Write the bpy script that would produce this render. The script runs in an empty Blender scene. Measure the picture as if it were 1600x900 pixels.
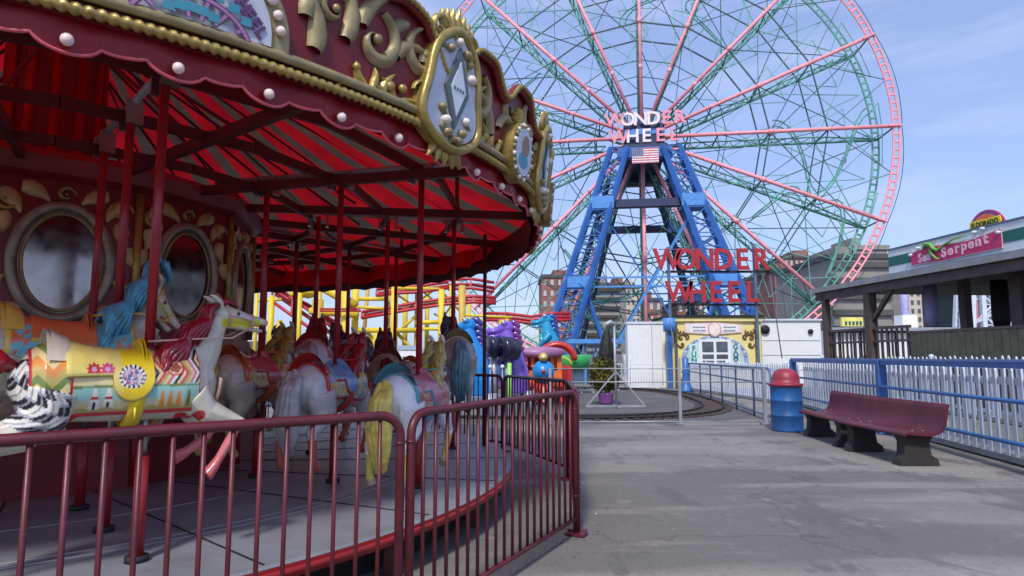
import bpy, bmesh, math, random
from math import sin, cos, pi, radians, atan2, sqrt
from mathutils import Vector, Matrix, noise
random.seed(7)
SC = bpy.context.scene
COL = SC.collection
V = Vector
PITCH = radians(6.166)
CAMZ = 1.4

def at(px, py, Y):
    """world point seen at a pixel of the 1600x900 photo at ground distance Y"""
    u = (px-800)/1000.0; v = (450-py)/1000.0
    dz = sin(PITCH)+v*cos(PITCH); dy = cos(PITCH)-v*sin(PITCH)
    t = Y/dy
    return V((u*t, Y, CAMZ+dz*t))
def gr(px, py):
    u = (px-800)/1000.0; v = (450-py)/1000.0
    dz = sin(PITCH)+v*cos(PITCH); dy = cos(PITCH)-v*sin(PITCH)
    t = -CAMZ/dz
    return V((u*t, dy*t, 0))

# ------------------------------------------------------------------ materials
MATS = {}
def nd(nt, t, **kw):
    n = nt.nodes.new(t)
    for k, v in kw.items(): setattr(n, k, v)
    return n
def mat(name, color, rough=0.5, metal=0.0, var=0.15, vscale=3.0, bump=0.0, bscale=40.0, coat=0.0, spec=0.5,
        dirt=None, dscale=1.2, damt=0.5, transl=0.0, attr=None, emit=None):
    if name in MATS: return MATS[name]
    m = bpy.data.materials.new(name); m.use_nodes = True
    nt = m.node_tree; b = nt.nodes['Principled BSDF']; out = nt.nodes['Material Output']
    tc = nd(nt, 'ShaderNodeTexCoord')
    c = (*color, 1)
    n1 = nd(nt, 'ShaderNodeTexNoise'); n1.inputs['Scale'].default_value = vscale; n1.inputs['Detail'].default_value = 6
    nt.links.new(tc.outputs['Object'], n1.inputs['Vector'])
    hsv = nd(nt, 'ShaderNodeHueSaturation')
    if attr:
        a = nd(nt, 'ShaderNodeAttribute'); a.attribute_name = attr
        nt.links.new(a.outputs['Color'], hsv.inputs['Color'])
    else:
        hsv.inputs['Color'].default_value = c
    mr = nd(nt, 'ShaderNodeMapRange')
    mr.inputs['From Min'].default_value = 0.3; mr.inputs['From Max'].default_value = 0.7
    mr.inputs['To Min'].default_value = 1-var; mr.inputs['To Max'].default_value = 1+var
    nt.links.new(n1.outputs['Fac'], mr.inputs['Value']); nt.links.new(mr.outputs['Result'], hsv.inputs['Value'])
    last = hsv.outputs['Color']
    if dirt:
        n2 = nd(nt, 'ShaderNodeTexNoise'); n2.inputs['Scale'].default_value = dscale; n2.inputs['Detail'].default_value = 9
        n2.inputs['Roughness'].default_value = 0.7
        nt.links.new(tc.outputs['Object'], n2.inputs['Vector'])
        m2 = nd(nt, 'ShaderNodeMapRange'); m2.inputs['From Min'].default_value = 0.5; m2.inputs['From Max'].default_value = 0.72
        m2.inputs['To Max'].default_value = damt
        nt.links.new(n2.outputs['Fac'], m2.inputs['Value'])
        mx = nd(nt, 'ShaderNodeMixRGB'); mx.inputs['Color2'].default_value = (*dirt, 1)
        nt.links.new(m2.outputs['Result'], mx.inputs['Fac']); nt.links.new(last, mx.inputs['Color1'])
        last = mx.outputs['Color']
    nt.links.new(last, b.inputs['Base Color'])
    b.inputs['Metallic'].default_value = metal
    b.inputs['Specular IOR Level'].default_value = spec
    b.inputs['Coat Weight'].default_value = coat
    b.inputs['Coat Roughness'].default_value = 0.12
    r = nd(nt, 'ShaderNodeMapRange'); r.inputs['To Min'].default_value = max(0.02, rough-0.12); r.inputs['To Max'].default_value = min(1, rough+0.12)
    n3 = nd(nt, 'ShaderNodeTexNoise'); n3.inputs['Scale'].default_value = vscale*2.7; n3.inputs['Detail'].default_value = 4
    nt.links.new(tc.outputs['Object'], n3.inputs['Vector']); nt.links.new(n3.outputs['Fac'], r.inputs['Value'])
    nt.links.new(r.outputs['Result'], b.inputs['Roughness'])
    if bump > 0:
        n4 = nd(nt, 'ShaderNodeTexNoise'); n4.inputs['Scale'].default_value = bscale; n4.inputs['Detail'].default_value = 5
        nt.links.new(tc.outputs['Object'], n4.inputs['Vector'])
        bp = nd(nt, 'ShaderNodeBump'); bp.inputs['Strength'].default_value = bump; bp.inputs['Distance'].default_value = 0.01
        nt.links.new(n4.outputs['Fac'], bp.inputs['Height']); nt.links.new(bp.outputs['Normal'], b.inputs['Normal'])
    if emit:
        b.inputs['Emission Color'].default_value = (*emit[0], 1); b.inputs['Emission Strength'].default_value = emit[1]
    if transl > 0:
        tr = nd(nt, 'ShaderNodeBsdfTranslucent'); ms = nd(nt, 'ShaderNodeMixShader'); ms.inputs['Fac'].default_value = transl
        nt.links.new(last, tr.inputs['Color'])
        nt.links.new(b.outputs['BSDF'], ms.inputs[1]); nt.links.new(tr.outputs['BSDF'], ms.inputs[2])
        nt.links.new(ms.outputs['Shader'], out.inputs['Surface'])
    MATS[name] = m
    return m

# palette -------------------------------------------------------------------
RUST = (0.09, 0.035, 0.02)
fence_red = mat('fence_red', (0.11, 0.013, 0.022), 0.42, var=0.25, vscale=6, dirt=(0.05, 0.02, 0.025), dscale=5, damt=0.6, bump=0.1)
canopy_red = mat('canopy_red', (0.62, 0.009, 0.018), 0.7, var=0.35, vscale=1.6, transl=0.36)
canopy_cream = mat('canopy_cream', (0.27, 0.205, 0.145), 0.75, var=0.3, transl=0.12, dirt=(0.25, 0.18, 0.12))
maroon = mat('maroon_paint', (0.20, 0.012, 0.018), 0.4, var=0.2, dirt=(0.06, 0.008, 0.01))
panel_red = mat('panel_red', (0.18, 0.008, 0.014), 0.45, var=0.25, vscale=2, dirt=(0.1, 0.01, 0.015), dscale=3)
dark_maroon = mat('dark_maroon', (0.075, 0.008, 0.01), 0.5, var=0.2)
gold = mat('gold_leaf', (0.40, 0.29, 0.085), 0.36, metal=0.45, var=0.3, vscale=9, dirt=(0.17, 0.12, 0.05), dscale=9, damt=0.7, bump=0.25, bscale=30)
gold_pale = mat('pale_gold', (0.31, 0.25, 0.125), 0.45, metal=0.25, var=0.25, vscale=8, dirt=(0.18, 0.14, 0.08), dscale=12, damt=0.6, bump=0.3, bscale=25)
bulb_m = mat('bulb_glass', (0.85, 0.66, 0.60), 0.12, var=0.05, coat=0.5)
trim_pink = mat('pink_trim', (0.65, 0.10, 0.13), 0.35, var=0.15)
valance_red = mat('valance_red', (0.32, 0.008, 0.018), 0.4, var=0.25, vscale=4, transl=0.25)
deck_grey = mat('deck_grey', (0.21, 0.22, 0.25), 0.4, var=0.14, vscale=2.5, dirt=(0.12, 0.12, 0.125), dscale=3, damt=0.7, bump=0.15)
edge_red = mat('edge_red', (0.29, 0.014, 0.018), 0.4, var=0.2, dirt=(0.12, 0.02, 0.02), dscale=6)
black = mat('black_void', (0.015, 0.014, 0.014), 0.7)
mirror = mat('mirror_glass', (0.30, 0.27, 0.26), 0.13, metal=1.0, var=0.1)
plate_blue = mat('plate_pale_blue', (0.52, 0.57, 0.68), 0.4, var=0.12, dirt=(0.3, 0.3, 0.34), dscale=8)
purple = mat('purple_paint', (0.13, 0.045, 0.16), 0.45)
lilac = mat('lilac_paint', (0.36, 0.17, 0.33), 0.45)
teal_cab = mat('teal_cabin', (0.05, 0.27, 0.36), 0.45)
steel = mat('steel', (0.32, 0.32, 0.33), 0.3, metal=0.9, var=0.2)
pole_red = mat('pole_red', (0.33, 0.018, 0.03), 0.3, var=0.2)
asphalt_dark = None
wheel_pink = mat('wheel_pink', (0.90, 0.33, 0.37), 0.5, var=0.12)
wheel_green = mat('wheel_green', (0.13, 0.40, 0.32), 0.55, var=0.3, vscale=.6, dirt=(0.04, 0.09, 0.08))
wheel_dark = mat('wheel_dark_steel', (0.025, 0.075, 0.08), 0.6, var=0.3)
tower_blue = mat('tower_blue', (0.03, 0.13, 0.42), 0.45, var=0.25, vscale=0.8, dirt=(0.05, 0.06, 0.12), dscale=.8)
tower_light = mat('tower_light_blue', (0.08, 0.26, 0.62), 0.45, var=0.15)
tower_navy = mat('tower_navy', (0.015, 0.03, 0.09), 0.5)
white_paint = mat('white_paint', (0.78, 0.79, 0.8), 0.45, var=0.06, vscale=2, dirt=(0.5, 0.5, 0.48), dscale=2, damt=0.5)
white_metal = mat('white_metal', (0.64, 0.70, 0.78), 0.4, var=0.08, dirt=(0.4, 0.42, 0.45), dscale=4)
letter_red = mat('letter_red', (0.40, 0.018, 0.028), 0.45, var=0.2, vscale=1.5, dirt=(0.25, 0.04, 0.05), dscale=3)
rail_blue = mat('rail_blue', (0.04, 0.15, 0.42), 0.4, var=0.2, dirt=(0.03, 0.06, 0.15), dscale=4)
rail_board = mat('rail_board_blue', (0.16, 0.27, 0.55), 0.5, var=0.15, dirt=(0.1, 0.15, 0.3), dscale=3)
rail_navy = mat('rail_grey_blue', (0.08, 0.13, 0.22), 0.5, var=0.2)
galv = mat('galvanised', (0.36, 0.38, 0.41), 0.45, metal=0.4, var=0.2)
yellow = mat('coaster_yellow', (0.72, 0.52, 0.03), 0.5, var=0.15, vscale=.7)
yellow2 = mat('coaster_ochre', (0.55, 0.36, 0.05), 0.5, var=0.15)
track_red = mat('track_red', (0.42, 0.02, 0.03), 0.4, var=0.15)
orange = mat('orange_paint', (0.72, 0.16, 0.03), 0.4)
bench_m = mat('bench_maroon', (0.10, 0.012, 0.02), 0.5, var=0.25, vscale=3, dirt=(0.08, 0.02, 0.03), dscale=5, damt=0.6, bump=0.15)
concrete_dark = mat('dark_concrete', (0.03, 0.026, 0.026), 0.8, var=0.3, bump=0.4, bscale=25)
drum_blue = mat('drum_blue', (0.014, 0.095, 0.30), 0.42, var=0.25, dirt=(0.05, 0.05, 0.07), dscale=7, damt=.6, bump=.2, bscale=8)
drum_red = mat('drum_lid_red', (0.30, 0.025, 0.05), 0.45, var=0.2, dirt=(.14, .04, .05), dscale=6)
booth_yellow = mat('booth_yellow', (0.80, 0.68, 0.27), 0.5, var=0.08, dirt=(0.6, 0.5, 0.25))
brown_trim = mat('brown_trim', (0.13, 0.08, 0.02), 0.5)
wood_dark = mat('dark_wood', (0.085, 0.06, 0.055), 0.65, var=0.3, vscale=3, bump=0.2)
wood_olive = mat('olive_boards', (0.09, 0.085, 0.06), 0.7, var=0.25, vscale=3)
shingle = mat('shingle', (0.085, 0.085, 0.09), 0.85, var=0.25, vscale=6, bump=0.5, bscale=15)
sign_white = mat('sign_white', (0.62, 0.68, 0.7), 0.5, var=0.08)
sign_green = mat('sign_green', (0.01, 0.12, 0.10), 0.5)
sign_crim = mat('sign_crimson', (0.5, 0.02, 0.12), 0.45)
rubber = mat('black_rubber', (0.02, 0.02, 0.022), 0.6)

# ------------------------------------------------------------------ mesh builder
class MB:
    def __init__(s): s.v = []; s.f = []; s.m = []; s.sm = []; s.mats = []; s.cols = None
    def mi(s, m):
        if m not in s.mats: s.mats.append(m)
        return s.mats.index(m)
    def add(s, verts, faces, m, smooth=False):
        o = len(s.v); s.v += [V(p) for p in verts]; i = s.mi(m)
        for f in faces: s.f.append([o+k for k in f]); s.m.append(i); s.sm.append(smooth)
    def box(s, c, size, m, rz=0.0, rot=None):
        hx, hy, hz = size[0]/2, size[1]/2, size[2]/2
        R = rot if rot is not None else Matrix.Rotation(rz, 3, 'Z')
        c = V(c)
        vs = [c+R@V((x*hx, y*hy, z*hz)) for z in (-1, 1) for (x, y) in ((-1, -1), (1, -1), (1, 1), (-1, 1))]
        s.add(vs, [(3, 2, 1, 0), (4, 5, 6, 7), (0, 1, 5, 4), (1, 2, 6, 5), (2, 3, 7, 6), (3, 0, 4, 7)], m)
    def bar(s, a, b, w, m, h=None, n=4, up=None):
        a = V(a); b = V(b); d = b-a
        if d.length < 1e-6: return
        d.normalize(); h = h or w
        up = V(up) if up is not None else (V((0, 0, 1)) if abs(d.z) < 0.95 else V((0, 1, 0)))
        x = d.cross(up).normalized(); y = x.cross(d).normalized()
        if n == 4:
            off = [x*(-w/2)+y*(-h/2), x*(w/2)+y*(-h/2), x*(w/2)+y*(h/2), x*(-w/2)+y*(h/2)]
        else:
            off = [x*(w/2*cos(2*pi*k/n))+y*(h/2*sin(2*pi*k/n)) for k in range(n)]
        vs = [a+o for o in off]+[b+o for o in off]
        fs = [(k, (k+1) % n, n+(k+1) % n, n+k) for k in range(n)]+[tuple(range(n-1, -1, -1)), tuple(range(n, 2*n))]
        s.add(vs, fs, m, n > 4)
    def tube(s, pts, r, m, n=8, side=None, closed=False, caps=True, smooth=True):
        pts = [V(p) for p in pts]; N = len(pts)
        rr = r if isinstance(r, (list, tuple)) else [r]*N
        vs = []; px = None
        for i, p in enumerate(pts):
            if closed: t = pts[(i+1) % N]-pts[(i-1) % N]
            else: t = pts[min(i+1, N-1)]-pts[max(i-1, 0)]
            t.normalize()
            if side is not None: x = V(side); x = (x-t*x.dot(t)).normalized()
            else:
                if px is None: px = V((0, 0, 1)).cross(t); px = px if px.length > 0.1 else V((1, 0, 0))
                x = (px-t*px.dot(t)).normalized(); px = x
            y = t.cross(x)
            ra, rb = rr[i] if isinstance(rr[i], (list, tuple)) else (rr[i], rr[i])
            for k in range(n):
                a = 2*pi*k/n; vs.append(p+x*(ra*cos(a))+y*(rb*sin(a)))
        fs = []
        for i in range(N if closed else N-1):
            j = (i+1) % N
            for k in range(n): fs.append((i*n+k, i*n+(k+1) % n, j*n+(k+1) % n, j*n+k))
        if caps and not closed: fs += [tuple(range(n-1, -1, -1)), tuple((N-1)*n+k for k in range(n))]
        s.add(vs, fs, m, smooth)
    def lathe(s, prof, m, n=24, c=(0, 0, 0), smooth=True, caps=True, a0=0):
        c = V(c); vs = []
        for (r, z) in prof:
            for k in range(n): a = a0+2*pi*k/n; vs.append(c+V((r*cos(a), r*sin(a), z)))
        fs = [(i*n+k, i*n+(k+1) % n, (i+1)*n+(k+1) % n, (i+1)*n+k) for i in range(len(prof)-1) for k in range(n)]
        if caps: fs += [tuple(range(n-1, -1, -1)), tuple((len(prof)-1)*n+k for k in range(n))]
        s.add(vs, fs, m, smooth)
    def ball(s, c, r, m, n=12, sc=(1, 1, 1)):
        c = V(c); vs = [c+V((0, 0, -r*sc[2]))]; rings = n//2
        for i in range(1, rings):
            a = -pi/2+pi*i/rings
            for k in range(n):
                b = 2*pi*k/n; vs.append(c+V((r*cos(a)*cos(b)*sc[0], r*cos(a)*sin(b)*sc[1], r*sin(a)*sc[2])))
        vs.append(c+V((0, 0, r*sc[2]))); fs = []
        for k in range(n): fs.append((0, 1+(k+1) % n, 1+k))
        for i in range(rings-2):
            for k in range(n): fs.append((1+i*n+k, 1+i*n+(k+1) % n, 1+(i+1)*n+(k+1) % n, 1+(i+1)*n+k))
        L = len(vs)-1; o = 1+(rings-2)*n
        for k in range(n): fs.append((o+k, o+(k+1) % n, L))
        s.add(vs, fs, m, True)
    def prism(s, poly, fmap, d0, d1, m, m2=None):
        """2D polygon mapped by fmap(u, v, depth) and given thickness d0..d1"""
        n = len(poly)
        vs = [fmap(u, v, d1) for u, v in poly]+[fmap(u, v, d0) for u, v in poly]
        s.add(vs, [tuple(range(n))], m)
        o = len(s.v)-2*n
        i = s.mi(m2 or m)
        s.f.append([o+n+k for k in range(n-1, -1, -1)]); s.m.append(i); s.sm.append(False)
        for k in range(n):
            s.f.append([o+k, o+n+k, o+n+(k+1) % n, o+(k+1) % n]); s.m.append(i); s.sm.append(False)
    def mesh(s, name='mesh', base=V((0, 0, 0))):
        me = bpy.data.meshes.new(name)
        me.from_pydata([tuple(p-base) for p in s.v], [], s.f)
        for m in s.mats: me.materials.append(m)
        me.polygons.foreach_set('material_index', s.m)
        me.polygons.foreach_set('use_smooth', s.sm)
        if s.cols:
            ca = me.color_attributes.new('paint', 'FLOAT_COLOR', 'POINT')
            ca.data.foreach_set('color', [x for c in s.cols for x in (*c, 1)])
        me.update(); return me
    def build(s, name, parent=None, local=False, base=None):
        if parent is not None and not local: b = parent.location.copy(); 
        elif base is not None: b = V(base)
        else: b = V((0, 0, 0))
        if parent is not None and parent.parent is not None and not local: b = b+parent.parent.location
        o = bpy.data.objects.new(name, s.mesh(name, b)); COL.objects.link(o)
        if parent is not None: o.parent = parent
        elif base is not None: o.location = b
        return o

def tag(o, label=None, cat=None, group=None, kind=None):
    if label: o['label'] = label
    if cat: o['category'] = cat
    if group: o['group'] = group
    if kind: o['kind'] = kind
    return o
def thing(name, loc, label, cat, group=None, rz=0.0):
    o = bpy.data.objects.new(name, None); COL.objects.link(o); o.empty_display_size = 0.2
    o.location = V(loc); o.rotation_euler = (0, 0, rz)
    return tag(o, label, cat, group)
def inst(name, me, parent, loc=(0, 0, 0), rz=0.0, scale=None):
    o = bpy.data.objects.new(name, me); COL.objects.link(o); o.parent = parent
    o.location = V(loc); o.rotation_euler = (0, 0, rz)
    if scale: o.scale = scale
    return o
def text_geo(s, size=1.0, bold=0.0, align='CENTER', width=1.0):
    cu = bpy.data.curves.new('t', 'FONT'); cu.body = s; cu.size = size; cu.align_x = align; cu.align_y = 'CENTER'
    cu.offset = bold; cu.resolution_u = 3
    ob = bpy.data.objects.new('t', cu); COL.objects.link(ob)
    bpy.context.view_layer.update()
    me = bpy.data.meshes.new_from_object(ob.evaluated_get(bpy.context.evaluated_depsgraph_get()))
    vs = [(v.co.x*width, v.co.y) for v in me.vertices]; fs = [tuple(p.vertices) for p in me.polygons]
    bpy.data.objects.remove(ob); bpy.data.curves.remove(cu); bpy.data.meshes.remove(me)
    return vs, fs
def add_text(mb, s, fmap, size, m, depth=0.01, bold=0.0, width=1.0, align='CENTER'):
    """solid lettering: a front face, and walls back to depth 0"""
    vs, fs = text_geo(s, size, bold, align, width)
    n = len(vs)
    ed = {}
    for f in fs:
        for i in range(len(f)):
            e = (f[i], f[(i+1) % len(f)])
            if (e[1], e[0]) in ed: del ed[(e[1], e[0])]
            else: ed[e] = 1
    faces = list(fs)+[(b, a, n+a, n+b) for (a, b) in ed]+[tuple(n+i for i in reversed(f)) for f in fs]
    mb.add([fmap(u, v, depth) for u, v in vs]+[fmap(u, v, 0.0) for u, v in vs], faces, m)
def remesh(mb, voxel, smooth_it=4):
    me = mb.mesh('tmp'); ob = bpy.data.objects.new('tmp', me); COL.objects.link(ob)
    r = ob.modifiers.new('r', 'REMESH'); r.mode = 'VOXEL'; r.voxel_size = voxel; r.use_smooth_shade = True
    sm = ob.modifiers.new('s', 'SMOOTH'); sm.factor = 0.5; sm.iterations = smooth_it
    bpy.context.view_layer.update()
    out = bpy.data.meshes.new_from_object(ob.evaluated_get(bpy.context.evaluated_depsgraph_get()))
    bpy.data.objects.remove(ob)
    return out
def paint(me, fn, material, name=None):
    """give a mesh a painted colour attribute: fn(co) -> rgb"""
    me = me.copy()
    if name: me.name = name
    me.materials.clear(); me.materials.append(material)
    ca = me.color_attributes.new('paint', 'FLOAT_COLOR', 'POINT')
    buf = []
    for v in me.vertices: buf += [*fn(v.co), 1]
    ca.data.foreach_set('color', buf)
    return me
def plane_map(o, ux, uy, n):
    o = V(o); ux = V(ux); uy = V(uy); n = V(n)
    return lambda u, v, d=0.0: o+ux*u+uy*v+n*d

# ------------------------------------------------------------------ camera / world / light
cam = bpy.data.cameras.new('camera'); cam.lens = 22.5; cam.sensor_width = 36; cam.clip_end = 4000; cam.clip_start = 0.05
co = bpy.data.objects.new('camera', cam); COL.objects.link(co)
co.location = (0, 0, CAMZ); co.rotation_euler = (pi/2+PITCH, 0, 0); SC.camera = co
SUN = V((-0.14, -0.66, 0.80)).normalized()
elev = math.asin(SUN.z); az = atan2(SUN.x, SUN.y)
w = bpy.data.worlds.new('World'); SC.world = w; w.use_nodes = True
nt = w.node_tree; bg = nt.nodes['Background']; bg.inputs['Strength'].default_value = 0.15
sky = nt.nodes.new('ShaderNodeTexSky'); sky.sky_type = 'NISHITA'; sky.sun_disc = False
sky.sun_elevation = elev; sky.sun_rotation = az; sky.air_density = 1.0; sky.dust_density = 1.5; sky.ozone_density = 1.5
tc = nt.nodes.new('ShaderNodeTexCoord'); mp = nt.nodes.new('ShaderNodeMapping'); mp.inputs['Scale'].default_value = (1.0, 1.0, 3.2)
nz = nt.nodes.new('ShaderNodeTexNoise'); nz.inputs['Scale'].default_value = 2.2; nz.inputs['Detail'].default_value = 5; nz.inputs['Roughness'].default_value = .5
mr = nt.nodes.new('ShaderNodeMapRange'); mr.inputs['From Min'].default_value = 0.38; mr.inputs['From Max'].default_value = 0.75
mr.inputs['To Min'].default_value = 0.45; mr.inputs['To Max'].default_value = 0.8
mx = nt.nodes.new('ShaderNodeMixRGB'); mx.inputs['Color2'].default_value = (2.25, 2.95, 5.6, 1)
nt.links.new(tc.outputs['Generated'], mp.inputs['Vector']); nt.links.new(mp.outputs['Vector'], nz.inputs['Vector'])
nt.links.new(nz.outputs['Fac'], mr.inputs['Value']); nt.links.new(mr.outputs['Result'], mx.inputs['Fac'])
nt.links.new(sky.outputs['Color'], mx.inputs['Color1'])
nz2 = nt.nodes.new('ShaderNodeTexNoise'); nz2.inputs['Scale'].default_value = 3.1; nz2.inputs['Detail'].default_value = 7; nz2.inputs['Roughness'].default_value = .55
mp2 = nt.nodes.new('ShaderNodeMapping'); mp2.inputs['Scale'].default_value = (1.0, 1.0, 4.5); mp2.inputs['Location'].default_value = (3.3, 1.2, .4)
nt.links.new(tc.outputs['Generated'], mp2.inputs['Vector']); nt.links.new(mp2.outputs['Vector'], nz2.inputs['Vector'])
mr2 = nt.nodes.new('ShaderNodeMapRange'); mr2.inputs['From Min'].default_value = 0.50; mr2.inputs['From Max'].default_value = 0.80; mr2.inputs['To Max'].default_value = .55
mx2 = nt.nodes.new('ShaderNodeMixRGB'); mx2.inputs['Color2'].default_value = (4.0, 4.5, 6.0, 1)
nt.links.new(nz2.outputs['Fac'], mr2.inputs['Value']); nt.links.new(mr2.outputs['Result'], mx2.inputs['Fac'])
nt.links.new(mx.outputs['Color'], mx2.inputs['Color1']); nt.links.new(mx2.outputs['Color'], bg.inputs['Color'])
sl = bpy.data.lights.new('sun', 'SUN'); sl.energy = 2.5; sl.angle = radians(7); sl.color = (1, 0.95, 0.88)
so = bpy.data.objects.new('sun', sl); COL.objects.link(so); so.rotation_euler = (-SUN).to_track_quat('-Z', 'Y').to_euler(); so.location = (0, 0, 60)
SC.render.engine = 'CYCLES'
SC.view_settings.view_transform = 'Standard'; SC.view_settings.look = 'None'; SC.view_settings.exposure = 0.35; SC.view_settings.gamma = 1
SC.render.resolution_x = 1024; SC.render.resolution_y = 576

# ------------------------------------------------------------------ ground
def asphalt(name, base, dark, scale=1.0):
    m = bpy.data.materials.new(name); m.use_nodes = True; nt = m.node_tree; b = nt.nodes['Principled BSDF']
    tc = nd(nt, 'ShaderNodeTexCoord')
    def noise_(sc, det=6, ro=0.6, stretch=None):
        n = nd(nt, 'ShaderNodeTexNoise'); n.inputs['Scale'].default_value = sc; n.inputs['Detail'].default_value = det; n.inputs['Roughness'].default_value = ro
        if stretch:
            mp = nd(nt, 'ShaderNodeMapping'); mp.inputs['Scale'].default_value = stretch; mp.inputs['Rotation'].default_value = (0, 0, 0.5)
            nt.links.new(tc.outputs['Object'], mp.inputs['Vector']); nt.links.new(mp.outputs['Vector'], n.inputs['Vector'])
        else: nt.links.new(tc.outputs['Object'], n.inputs['Vector'])
        return n.outputs['Fac']
    def ramp(src, a, bb, lo=0.0, hi=1.0):
        r = nd(nt, 'ShaderNodeMapRange'); r.inputs['From Min'].default_value = a; r.inputs['From Max'].default_value = bb
        r.inputs['To Min'].default_value = lo; r.inputs['To Max'].default_value = hi; nt.links.new(src, r.inputs['Value']); return r.outputs['Result']
    def mix(f, c1, c2, mode='MIX'):
        x = nd(nt, 'ShaderNodeMixRGB', blend_type=mode)
        nt.links.new(f, x.inputs['Fac'])
        for k, c in (('Color1', c1), ('Color2', c2)):
            if isinstance(c, tuple): x.inputs[k].default_value = (*c, 1)
            else: nt.links.new(c, x.inputs[k])
        return x.outputs['Color']
    c = mix(ramp(noise_(0.45*scale, 4, .5), .38, .62), base, tuple(x*0.66 for x in base))
    c = mix(ramp(noise_(1.0*scale, 8, .65, (1, .35, 1)), .54, .58, 0, .85), c, dark)
    c = mix(ramp(noise_(.35*scale, 3, .4, (.4, 1.5, 1)), .52, .55, 0, .7), c, dark)
    c = mix(ramp(noise_(.5*scale, 5, .55, (.3, 1.9, 1)), .54, .60, 0, .5), c, tuple(min(1, x*1.25) for x in base))
    c = mix(ramp(noise_(2.2*scale, 6, .6), .60, .70, 0, .5), c, tuple(min(1, x*1.35) for x in base))
    # cracks
    vo = nd(nt, 'ShaderNodeTexVoronoi', feature='DISTANCE_TO_EDGE'); vo.inputs['Scale'].default_value = 0.33*scale
    wn = nd(nt, 'ShaderNodeTexNoise'); wn.inputs['Scale'].default_value = 1.6; wn.inputs['Detail'].default_value = 6
    nt.links.new(tc.outputs['Object'], wn.inputs['Vector'])
    ad = nd(nt, 'ShaderNodeMixRGB', blend_type='LINEAR_LIGHT'); ad.inputs['Fac'].default_value = 0.5
    nt.links.new(tc.outputs['Object'], ad.inputs['Color1']); nt.links.new(wn.outputs['Color'], ad.inputs['Color2'])
    nt.links.new(ad.outputs['Color'], vo.inputs['Vector'])
    c = mix(ramp(vo.outputs['Distance'], 0.0, 0.008, .55, 0), c, tuple(x*.35 for x in dark))
    c = mix(ramp(noise_(14, 5, .7), .52, .66, 0, .38), c, tuple(x*.8 for x in dark))
    c = mix(ramp(noise_(9, 4, .7, (1, .5, 1)), .60, .70, 0, .4), c, tuple(min(1, x*1.3) for x in base))
    vg = nd(nt, 'ShaderNodeTexVoronoi'); vg.inputs['Scale'].default_value = 2.3*scale; vg.inputs['Randomness'].default_value = 1
    nt.links.new(tc.outputs['Object'], vg.inputs['Vector'])
    c = mix(ramp(vg.outputs['Distance'], .045, .06, .6, 0), c, tuple(x*.55 for x in dark))
    sp = noise_(160, 2, .8)
    c = mix(ramp(sp, .35, .7, .0, .3), c, (.4, .4, .4))
    c = mix(ramp(noise_(90, 2, .8), .55, .72, 0, .45), c, tuple(x*.5 for x in dark))
    nt.links.new(c, b.inputs['Base Color']); b.inputs['Roughness'].default_value = .9; b.inputs['Specular IOR Level'].default_value = .25
    bp = nd(nt, 'ShaderNodeBump'); bp.inputs['Strength'].default_value = .5; bp.inputs['Distance'].default_value = .008
    nt.links.new(noise_(120, 4, .8), bp.inputs['Height']); nt.links.new(bp.outputs['Normal'], b.inputs['Normal'])
    return m
asph = asphalt('asphalt', (0.255, 0.232, 0.205), (0.105, 0.095, 0.087))
asph2 = asphalt('asphalt_train_yard', (0.105, 0.10, 0.102), (0.07, 0.066, 0.068), 1.4)
ground_m = mat('far_ground', (0.14, 0.14, 0.12), .9, var=.3, vscale=.2)
grass_m = mat('turf', (0.17, 0.175, 0.14), .95, var=.3, vscale=4, dirt=(.07, .11, .04), dscale=1.5, damt=.8)
def sheet(name, pts, z, m):
    b = MB(); b.add([(x, y, z) for x, y in pts], [tuple(range(len(pts)))], m)
    o = b.build(name); tag(o, kind='structure'); return o
sheet('ground', [(-1500, -300), (1500, -300), (1500, 2600), (-1500, 2600)], -0.012, ground_m)
sheet('pavement', [(-40, -30), (40, -30), (40, 60), (-40, 60)], -0.004, asph)
FL = lambda y: 4.89+0.164*y     # line of the picket fence
sheet('turf', [(FL(-6)+.35, -6), (30, -6), (30, 60), (FL(60)+.35, 60)], 0.002, grass_m)
# train yard: darker asphalt inside a rounded loop
def loop(cx, cy, a, b, n, N=96, rot=0.1):
    out = []
    for k in range(N):
        t = 2*pi*k/N; x = a*abs(cos(t))**(2/n)*(1 if cos(t) > 0 else -1); y = b*abs(sin(t))**(2/n)*(1 if sin(t) > 0 else -1)
        out.append((cx+x*cos(rot)+y*sin(rot), cy-x*sin(rot)+y*cos(rot)))
    return out
sheet('train_yard_pavement', loop(1.2, 22, 5.9, 8.1, 3.2), 0.002, asph2)
rt = thing('train_track', (1.2, 22, 0), 'dark narrow miniature railway track looping over the asphalt behind the thin grey railing', 'railway track')
for k, off in enumerate((0.0, 0.55)):
    b = MB(); pts = [(x, y, 0.05) for x, y in loop(1.2, 22, 5.3-off, 7.4-off, 2.8)]
    b.tube(pts, 0.035, black, n=6, closed=True); b.build('rail', rt)
b = MB(); o1 = loop(1.2, 22, 5.5, 7.6, 2.8, 120); o2 = loop(1.2, 22, 4.55, 6.65, 2.8, 120)
for i in range(0, 120): b.bar((*o1[i], 0.02), (*o2[i], 0.02), 0.12, wood_dark, h=.03)
b.build('sleepers', rt)
# ------------------------------------------------------------------ CAROUSEL
CX, CY = -5.0, 6.76
PZ = 0.32
car = thing('carousel', (CX, CY, 0), 'large red and gold carousel with striped tent canopy and bulb-lined cornice on the left', 'carousel')
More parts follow.
